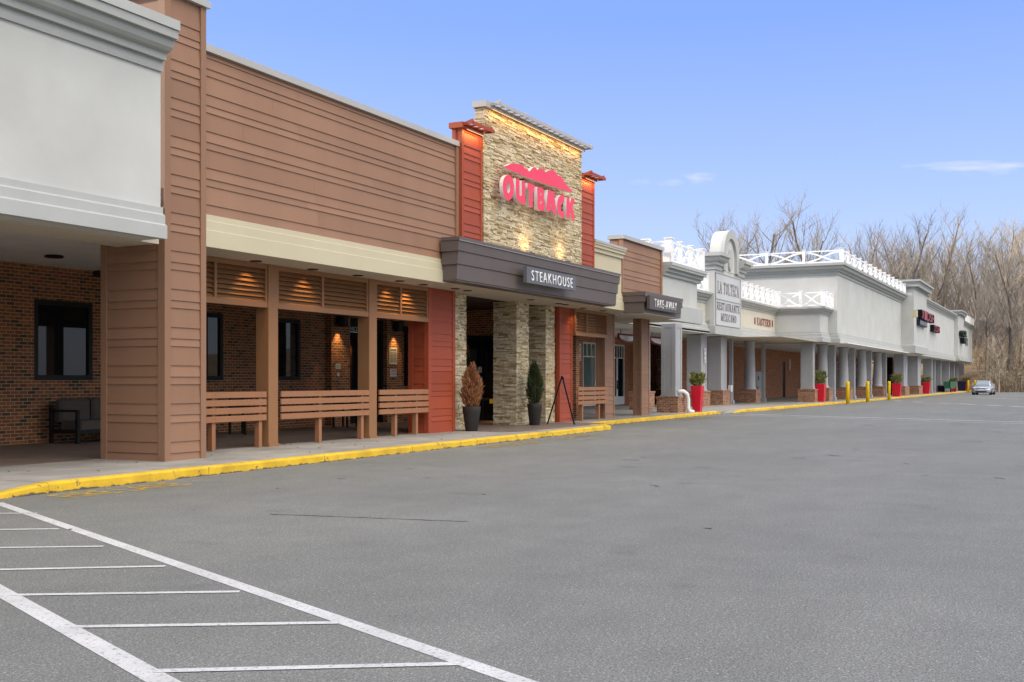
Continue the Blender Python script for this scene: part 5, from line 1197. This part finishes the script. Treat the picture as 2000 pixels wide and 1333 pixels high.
# ================================================================== woods
def terrain_h(x, y):
    a = max(0.0, x - 160 + max(0, -(y - 4)) * .1); h = 8 * (1 - math.exp(-a / 26.0)) + .04 * max(0, a - 30)
    b = max(0.0, y - 34) if x > 95 else 0; h2 = 4.5 * (1 - math.exp(-b / 20.0)) * min(1, max(0, (x - 95) / 30))
    return max(h, h2) + .25 * math.sin(x * .31) * math.sin(y * .27) * min(1, a / 8)
mb = MB(); xs = [95 + 3.2 * k for k in range(70)]; ysl = [-130 + 3.6 * k for k in range(72)]
b = 0
for x in xs:
    for y in ysl: mb.v.append((x, y, terrain_h(x, y) - .03 - (.6 if (x < 160 and y < 36 and terrain_h(x, y) < .05) else 0)))
for i in range(len(xs) - 1):
    for j in range(len(ysl) - 1):
        mb.f.append((i * len(ysl) + j, (i + 1) * len(ysl) + j, (i + 1) * len(ysl) + j + 1, i * len(ysl) + j + 1)); mb.mi.append(0)
struct('hillside', mb, 'litter')

def make_tree(seed, H, kind, bark, twig, spread=.34, straight=.8, first=.35):
    r = random.Random(seed)
    t = thing('bare_tree', '', 'tree', (0, 0, 0))
    tr = MB(); cr = MB()
    def grow(p, d, L, rr, depth, out, minr):
        n = max(3, int(L / (.9 if depth < 2 else .45))); n = min(n, 9)
        pts = [p.copy()]; rs = [rr]; q = p.copy(); dd = d.copy()
        for k in range(n):
            dd = (dd + Vector((r.uniform(-1, 1), r.uniform(-1, 1), r.uniform(-.5, .8))) * (.16 if depth == 0 else .22)).normalized()
            if depth > 0: dd = (dd + Vector((0, 0, .07))).normalized()
            q = q + dd * (L / n); pts.append(q.copy()); rs.append(max(minr, rr * (1 - .72 * (k + 1) / n)))
        out.path(pts, rs, 6 if depth == 0 else (4 if depth == 1 else 3), caps=False)
        return pts, rs
    th = H * r.uniform(.78, .9)
    pts, rs = grow(Vector((0, 0, -.4)), Vector((r.uniform(-.08, .08), r.uniform(-.08, .08), 1)).normalized(), th, H * .0115 * (1.25 if kind == 'thick' else 1), 0, tr, .04)
    def at(pts, rs, u):
        f = u * (len(pts) - 1); i = min(int(f), len(pts) - 2); return pts[i].lerp(pts[i + 1], f - i), rs[i] + (rs[i + 1] - rs[i]) * (f - i), (pts[i + 1] - pts[i]).normalized()
    nl = r.randint(15, 20)
    for k in range(nl):
        u = first + (1 - first) * (k + r.random()) / nl * .98; p, q, d = at(pts, rs, min(u, .995)); a = k * 2.4 + r.uniform(-.5, .5)
        el = r.uniform(.5, 1.15); dd = Vector((math.cos(a) * math.cos(el), math.sin(a) * math.cos(el), math.sin(el)))
        L = H * spread * (1.12 - u * .62) * r.uniform(.7, 1.15)
        bp, br = grow(p, dd, L, max(q * .58, .04), 1, cr, .018)
        m_ = max(6, int(L * 1.7))
        for j in range(m_):
            v = .18 + .8 * (j + r.random()) / m_; p2, q2, d2 = at(bp, br, min(v, .99)); sd = (d2 + Vector((r.uniform(-1, 1), r.uniform(-1, 1), r.uniform(-.25, .9))) * .75).normalized()
            L2 = L * r.uniform(.22, .45) * (1.1 - v * .5); tp, tr2 = grow(p2, sd, L2, max(q2 * .55, .02), 2, cr, .011)
            for i in range(max(3, int(L2 * 2.6))):
                w = .15 + .85 * r.random(); p3, q3, d3 = at(tp, tr2, min(w, .99)); s3 = (d3 + Vector((r.uniform(-1, 1), r.uniform(-1, 1), r.uniform(-.4, .8))) * .8).normalized(); L3 = r.uniform(.5, 1.5) * (H / 20)
                mid = p3 + s3 * L3 * .5 + Vector((r.uniform(-.07, .07), r.uniform(-.07, .07), r.uniform(0, .1))); end = p3 + s3 * L3 + Vector((0, 0, .12))
                cr.path([p3, mid, end], [.015, .011, .006], 3, caps=False)
    tr.build('trunk', bark, t, smooth=True); cr.build('crown', twig, t)
    return t
protos = [make_tree(11, 20, 'thin', 'bark', 'twig'), make_tree(23, 22, 'thick', 'bark', 'twigpale', .36, .8, .3), make_tree(35, 18, 'thin', 'barkdark', 'twig', .30, .8, .4), make_tree(47, 21, 'thin', 'bark', 'twigpale', .28, .9, .45), make_tree(59, 15, 'thin', 'barkpale', 'twigpale', .33, .8, .2), make_tree(71, 23, 'thick', 'barkdark', 'twig', .40, .7, .3)]
KL = ['bare grey-brown tree standing in the wood beyond the far end of the stores', 'broad bare tan-twigged tree standing in the wood beyond the far end of the stores', 'dark barked bare tree standing in the wood beyond the far end of the stores', 'slim tall bare tree with tan twigs in the wood beyond the stores', 'small pale barked bare tree in the wood beyond the stores', 'tall dark bare tree with wide crown in the wood beyond the stores']
used = [False] * 6; tr_ = random.Random(5)
def plant(kind, x, y, sc, label=None, group='bare trees of the winter wood', z=None):
    o = protos[kind] if not used[kind] else copy_tree(protos[kind]); used[kind] = True
    o.location = (x, y, terrain_h(x, y) if z is None else z); o.rotation_euler = (tr_.uniform(-.04, .04), tr_.uniform(-.04, .04), tr_.uniform(0, 6.28)); o.scale = (sc * tr_.uniform(.9, 1.1), sc * tr_.uniform(.9, 1.1), sc)
    o['label'] = label or KL[kind]
    if group: o['group'] = group
    elif 'group' in o: del o['group']
def along(px, d):
    t = (px - 1000) / F; return d * CA + t * d * SA, d * SA - t * d * CA
# trees one can tell apart (column in the photo, distance, scale)
for px, d, k, sc, lb in ((1452, 128, 0, 1.12, 'bare tree rising above the roof just right of the arched tower'), (1522, 132, 5, 1.08, 'dark bare tree with upright limbs above the roof railing of the big store'), (1592, 136, 2, 1.42, 'dark crooked bare tree leaning right above the upper roof railing'), (1655, 150, 3, .95, 'thin bare tree in the gap of sky above the corner of the big store'),
        (1762, 158, 5, 1.02, 'tall dark bare tree behind the long roof railing of the big store'), (1968, 150, 5, .95, 'big crooked dark bare tree at the right edge of the picture'), (1950, 137, 4, .55, 'small pale bare tree just behind the silver car'), (1842, 190, 1, 1.1, 'broad tan bare tree above the last small tower'), (1905, 185, 3, 1.15, 'tall slim bare tree above the end of the stores')):
    x, y = along(px, d); plant(k, x, y, sc, lb, None)
for k in range(17):
    px = 1405 + 300 * (k + tr_.random()) / 17; d = tr_.uniform(125, 165); x, y = along(px, d); plant(tr_.choice((0, 2, 2, 3, 5)), x, y, tr_.uniform(.72, 1.08))
for k in range(50):
    px = 1680 + 420 * ((k * .618) % 1); d = tr_.uniform(166, 200); x, y = along(px, d)
    plant(tr_.choice((0, 1, 2, 3, 3, 4, 5)), x, y, tr_.uniform(.62, 1.12))
for k in range(32):
    px = 1700 + 460 * ((k * .618 + .3) % 1); d = tr_.uniform(200, 245); x, y = along(px, d)
    plant(tr_.choice((0, 1, 2, 3, 3)), x, y, tr_.uniform(.65, 1.15))
for k in range(20):
    px = 1860 + 200 * ((k * .618 + .1) % 1); d = tr_.uniform(150, 168); x, y = along(px, d)
    if y < 11.5 or x > 171: plant(tr_.choice((4, 4, 3, 0)), x, y, tr_.uniform(.35, .75))
for k in range(6):
    if not used[k]: bpy.data.objects.remove(protos[k])
# dry undergrowth in front of and inside the wood
mb = MB(); r = random.Random(9)
for k in range(2600):
    px = r.uniform(1840, 2120); d = r.choice((r.uniform(140, 150), r.uniform(142, 172), r.uniform(165, 200))); x, y = along(px, d)
    if (y > 10.5 and x < 172): continue
    z = terrain_h(x, y); h = r.uniform(.5, 2.6) * (1 if r.random() < .85 else 1.8)
    for j in range(r.randint(3, 6)):
        d1 = Vector((r.uniform(-.6, .6), r.uniform(-.6, .6), 1)).normalized(); e = Vector((x + r.uniform(-.8, .8), y + r.uniform(-.8, .8), z - .05)); q = e + d1 * h * .6; q2 = q + (d1 + Vector((r.uniform(-.8, .8), r.uniform(-.8, .8), -.1))).normalized() * h * .5; w = r.uniform(.015, .04)
        s_ = Vector((-SA, CA, 0)) * w
        s_ = d1.cross(Vector((r.uniform(-1, 1), r.uniform(-1, 1), .1))).normalized() * w
        mb.face([e - s_, e + s_, q + s_ * .7, q - s_ * .7]); mb.face([q - s_ * .7, q + s_ * .7, q2 + s_ * .2, q2 - s_ * .2])
        c = q2
        mb.face([c + Vector((r.uniform(-.14, .14), r.uniform(-.14, .14), r.uniform(-.1, .12))) for _ in range(3)])
o = mb.build('undergrowth', 'brush'); o['kind'] = 'stuff'
# dense thicket of thin saplings deep in the wood
mb = MB()
for k in range(2300):
    px = r.uniform(1640, 2150); d = r.uniform(178, 262); x, y = along(px, d); z = terrain_h(x, y); h = r.uniform(3, 12); w = r.uniform(.03, .07)
    p = [Vector((x, y, z - .2))]
    for j in range(4): p.append(p[-1] + Vector((r.uniform(-.3, .3), r.uniform(-.3, .3), h / 4)))
    mb.path(p, [w, w * .8, w * .6, w * .4, w * .2], 3, caps=False)
    for j in range(5):
        b_ = p[1 + j % 4]; e = b_ + Vector((r.uniform(-1.6, 1.6), r.uniform(-1.6, 1.6), r.uniform(.4, 2.0))); mb.path([b_, b_.lerp(e, .5) + Vector((0, 0, .15)), e], [w * .5, w * .35, w * .15], 3, caps=False)
o = mb.build('thicket', 'twig'); o['kind'] = 'stuff'

# ================================================================== light
w = bpy.data.worlds.new('World'); scene.world = w; w.use_nodes = True
n = w.node_tree.nodes; l = w.node_tree.links; n.clear()
out = n.new('ShaderNodeOutputWorld'); bg = n.new('ShaderNodeBackground'); l.new(bg.outputs[0], out.inputs[0])
SUN = Vector((-.22, .93, .29)).normalized()
sky = n.new('ShaderNodeTexSky'); sky.sky_type = 'NISHITA'; sky.sun_disc = False
sky.sun_elevation = math.asin(SUN.z); sky.sun_rotation = math.atan2(SUN.x, SUN.y); sky.air_density = 1.0; sky.dust_density = .6; sky.ozone_density = 2.0
tc = n.new('ShaderNodeTexCoord'); sp = n.new('ShaderNodeSeparateXYZ'); l.new(tc.outputs['Generated'], sp.inputs[0])
SKYK = 1.0
# clear blue sky grading to a pale horizon
el = ramp(n, [(0.0, (.68, .77, 1.05)), (0.06, (.62, .73, 1.07)), (0.16, (.45, .60, 1.10)), (0.30, (.265, .44, 1.08)), (0.6, (.19, .34, .90)), (1, (.15, .28, .76))]); l.new(sp.outputs['Z'], el.inputs['Fac'])
mixs = n.new('ShaderNodeMix'); mixs.data_type = 'RGBA'; mixs.inputs[0].default_value = .85
sc_ = n.new('ShaderNodeVectorMath'); sc_.operation = 'SCALE'; sc_.inputs['Scale'].default_value = .12; l.new(sky.outputs[0], sc_.inputs[0])
sc2 = n.new('ShaderNodeVectorMath'); sc2.operation = 'SCALE'; sc2.inputs['Scale'].default_value = .30; l.new(el.outputs['Color'], sc2.inputs[0])
l.new(sc_.outputs[0], mixs.inputs[6]); l.new(sc2.outputs[0], mixs.inputs[7])
# unseen cloud bank added behind the camera and overhead to light walls and asphalt
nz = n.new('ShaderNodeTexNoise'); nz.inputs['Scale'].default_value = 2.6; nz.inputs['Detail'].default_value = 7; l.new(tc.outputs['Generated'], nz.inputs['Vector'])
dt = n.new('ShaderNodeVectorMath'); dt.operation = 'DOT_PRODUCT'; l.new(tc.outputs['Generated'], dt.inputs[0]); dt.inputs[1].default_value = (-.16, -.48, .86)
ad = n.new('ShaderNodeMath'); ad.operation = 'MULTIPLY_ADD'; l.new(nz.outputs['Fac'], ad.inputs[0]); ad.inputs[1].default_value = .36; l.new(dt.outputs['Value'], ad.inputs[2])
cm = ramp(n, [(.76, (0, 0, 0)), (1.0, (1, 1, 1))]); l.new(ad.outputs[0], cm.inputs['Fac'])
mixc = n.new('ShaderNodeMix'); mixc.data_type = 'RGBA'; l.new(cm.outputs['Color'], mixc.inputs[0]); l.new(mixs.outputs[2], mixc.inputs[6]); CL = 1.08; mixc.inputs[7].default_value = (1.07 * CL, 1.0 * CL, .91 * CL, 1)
# small wisps
last = mixc.outputs[2]
def wisp(px, py, rx, ry, amt, last):
    t_ = (px - 1000) / F; d = Vector((CA + t_ * SA, SA - t_ * CA, (Y0 - py) / F)).normalized()
    rt = Vector((SA, -CA, 0)); up = rt.cross(d).normalized()
    def dot(v, k):
        a = n.new('ShaderNodeVectorMath'); a.operation = 'DOT_PRODUCT'; l.new(tc.outputs['Generated'], a.inputs[0]); a.inputs[1].default_value = v
        m_ = n.new('ShaderNodeMath'); m_.operation = 'MULTIPLY_ADD'; l.new(a.outputs['Value'], m_.inputs[0]); m_.inputs[1].default_value = k; m_.inputs[2].default_value = -Vector(v).dot(d) * k; return m_
    a = dot(rt, F / rx); b_ = dot(up, F / ry)
    pa_ = n.new('ShaderNodeMath'); pa_.operation = 'POWER'; l.new(a.outputs[0], pa_.inputs[0]); pa_.inputs[1].default_value = 2
    pb_ = n.new('ShaderNodeMath'); pb_.operation = 'MULTIPLY'; l.new(b_.outputs[0], pb_.inputs[0]); l.new(b_.outputs[0], pb_.inputs[1])
    pa_.operation = 'MULTIPLY'; l.new(a.outputs[0], pa_.inputs[1])
    s_ = n.new('ShaderNodeMath'); s_.operation = 'ADD'; l.new(pa_.outputs[0], s_.inputs[0]); l.new(pb_.outputs[0], s_.inputs[1])
    cx = n.new('ShaderNodeCombineXYZ'); l.new(a.outputs[0], cx.inputs[0]); l.new(b_.outputs[0], cx.inputs[1]); cx.inputs[2].default_value = px * .01
    no = n.new('ShaderNodeTexNoise'); no.inputs['Scale'].default_value = 1.6; no.inputs['Detail'].default_value = 6; l.new(cx.outputs[0], no.inputs['Vector'])
    m2 = n.new('ShaderNodeMath'); m2.operation = 'MULTIPLY_ADD'; l.new(no.outputs['Fac'], m2.inputs[0]); m2.inputs[1].default_value = 2.2; m2.inputs[2].default_value = -1.0
    m3 = n.new('ShaderNodeMath'); m3.operation = 'SUBTRACT'; l.new(m2.outputs[0], m3.inputs[0]); l.new(s_.outputs[0], m3.inputs[1])
    r_ = ramp(n, [(0.0, (0, 0, 0)), (1.0, (1, 1, 1))]); m4 = n.new('ShaderNodeMath'); m4.operation = 'MULTIPLY_ADD'; l.new(m3.outputs[0], m4.inputs[0]); m4.inputs[1].default_value = .8; m4.inputs[2].default_value = .45; l.new(m4.outputs[0], r_.inputs['Fac'])
    m5 = n.new('ShaderNodeMath'); m5.operation = 'MULTIPLY'; l.new(r_.outputs['Color'], m5.inputs[0]); m5.inputs[1].default_value = amt
    mx = n.new('ShaderNodeMix'); mx.data_type = 'RGBA'; l.new(m5.outputs[0], mx.inputs[0]); l.new(last, mx.inputs[6]); mx.inputs[7].default_value = (.285, .295, .315, 1)
    return mx.outputs[2]
last = wisp(1898, 326, 120, 20, .9, last); last = wisp(1368, 347, 40, 14, .6, last); last = wisp(1310, 357, 34, 10, .35, last); last = wisp(1250, 356, 30, 8, .25, last)
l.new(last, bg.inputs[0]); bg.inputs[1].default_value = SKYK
sl = bpy.data.lights.new('sun', 'SUN'); so = bpy.data.objects.new('sun', sl); COL.objects.link(so)
sl.energy = 2.0; sl.angle = rad(.6); sl.color = (1.0, .90, .74); so.rotation_euler = SUN.to_track_quat('Z', 'Y').to_euler()

vs = scene.view_settings; vs.view_transform = 'Standard'; vs.look = 'None'; vs.gamma = 1; vs.use_curve_mapping = False
vs.exposure = 1.6
scene.cycles.max_bounces = 6; scene.cycles.diffuse_bounces = 4; scene.cycles.use_denoising = True
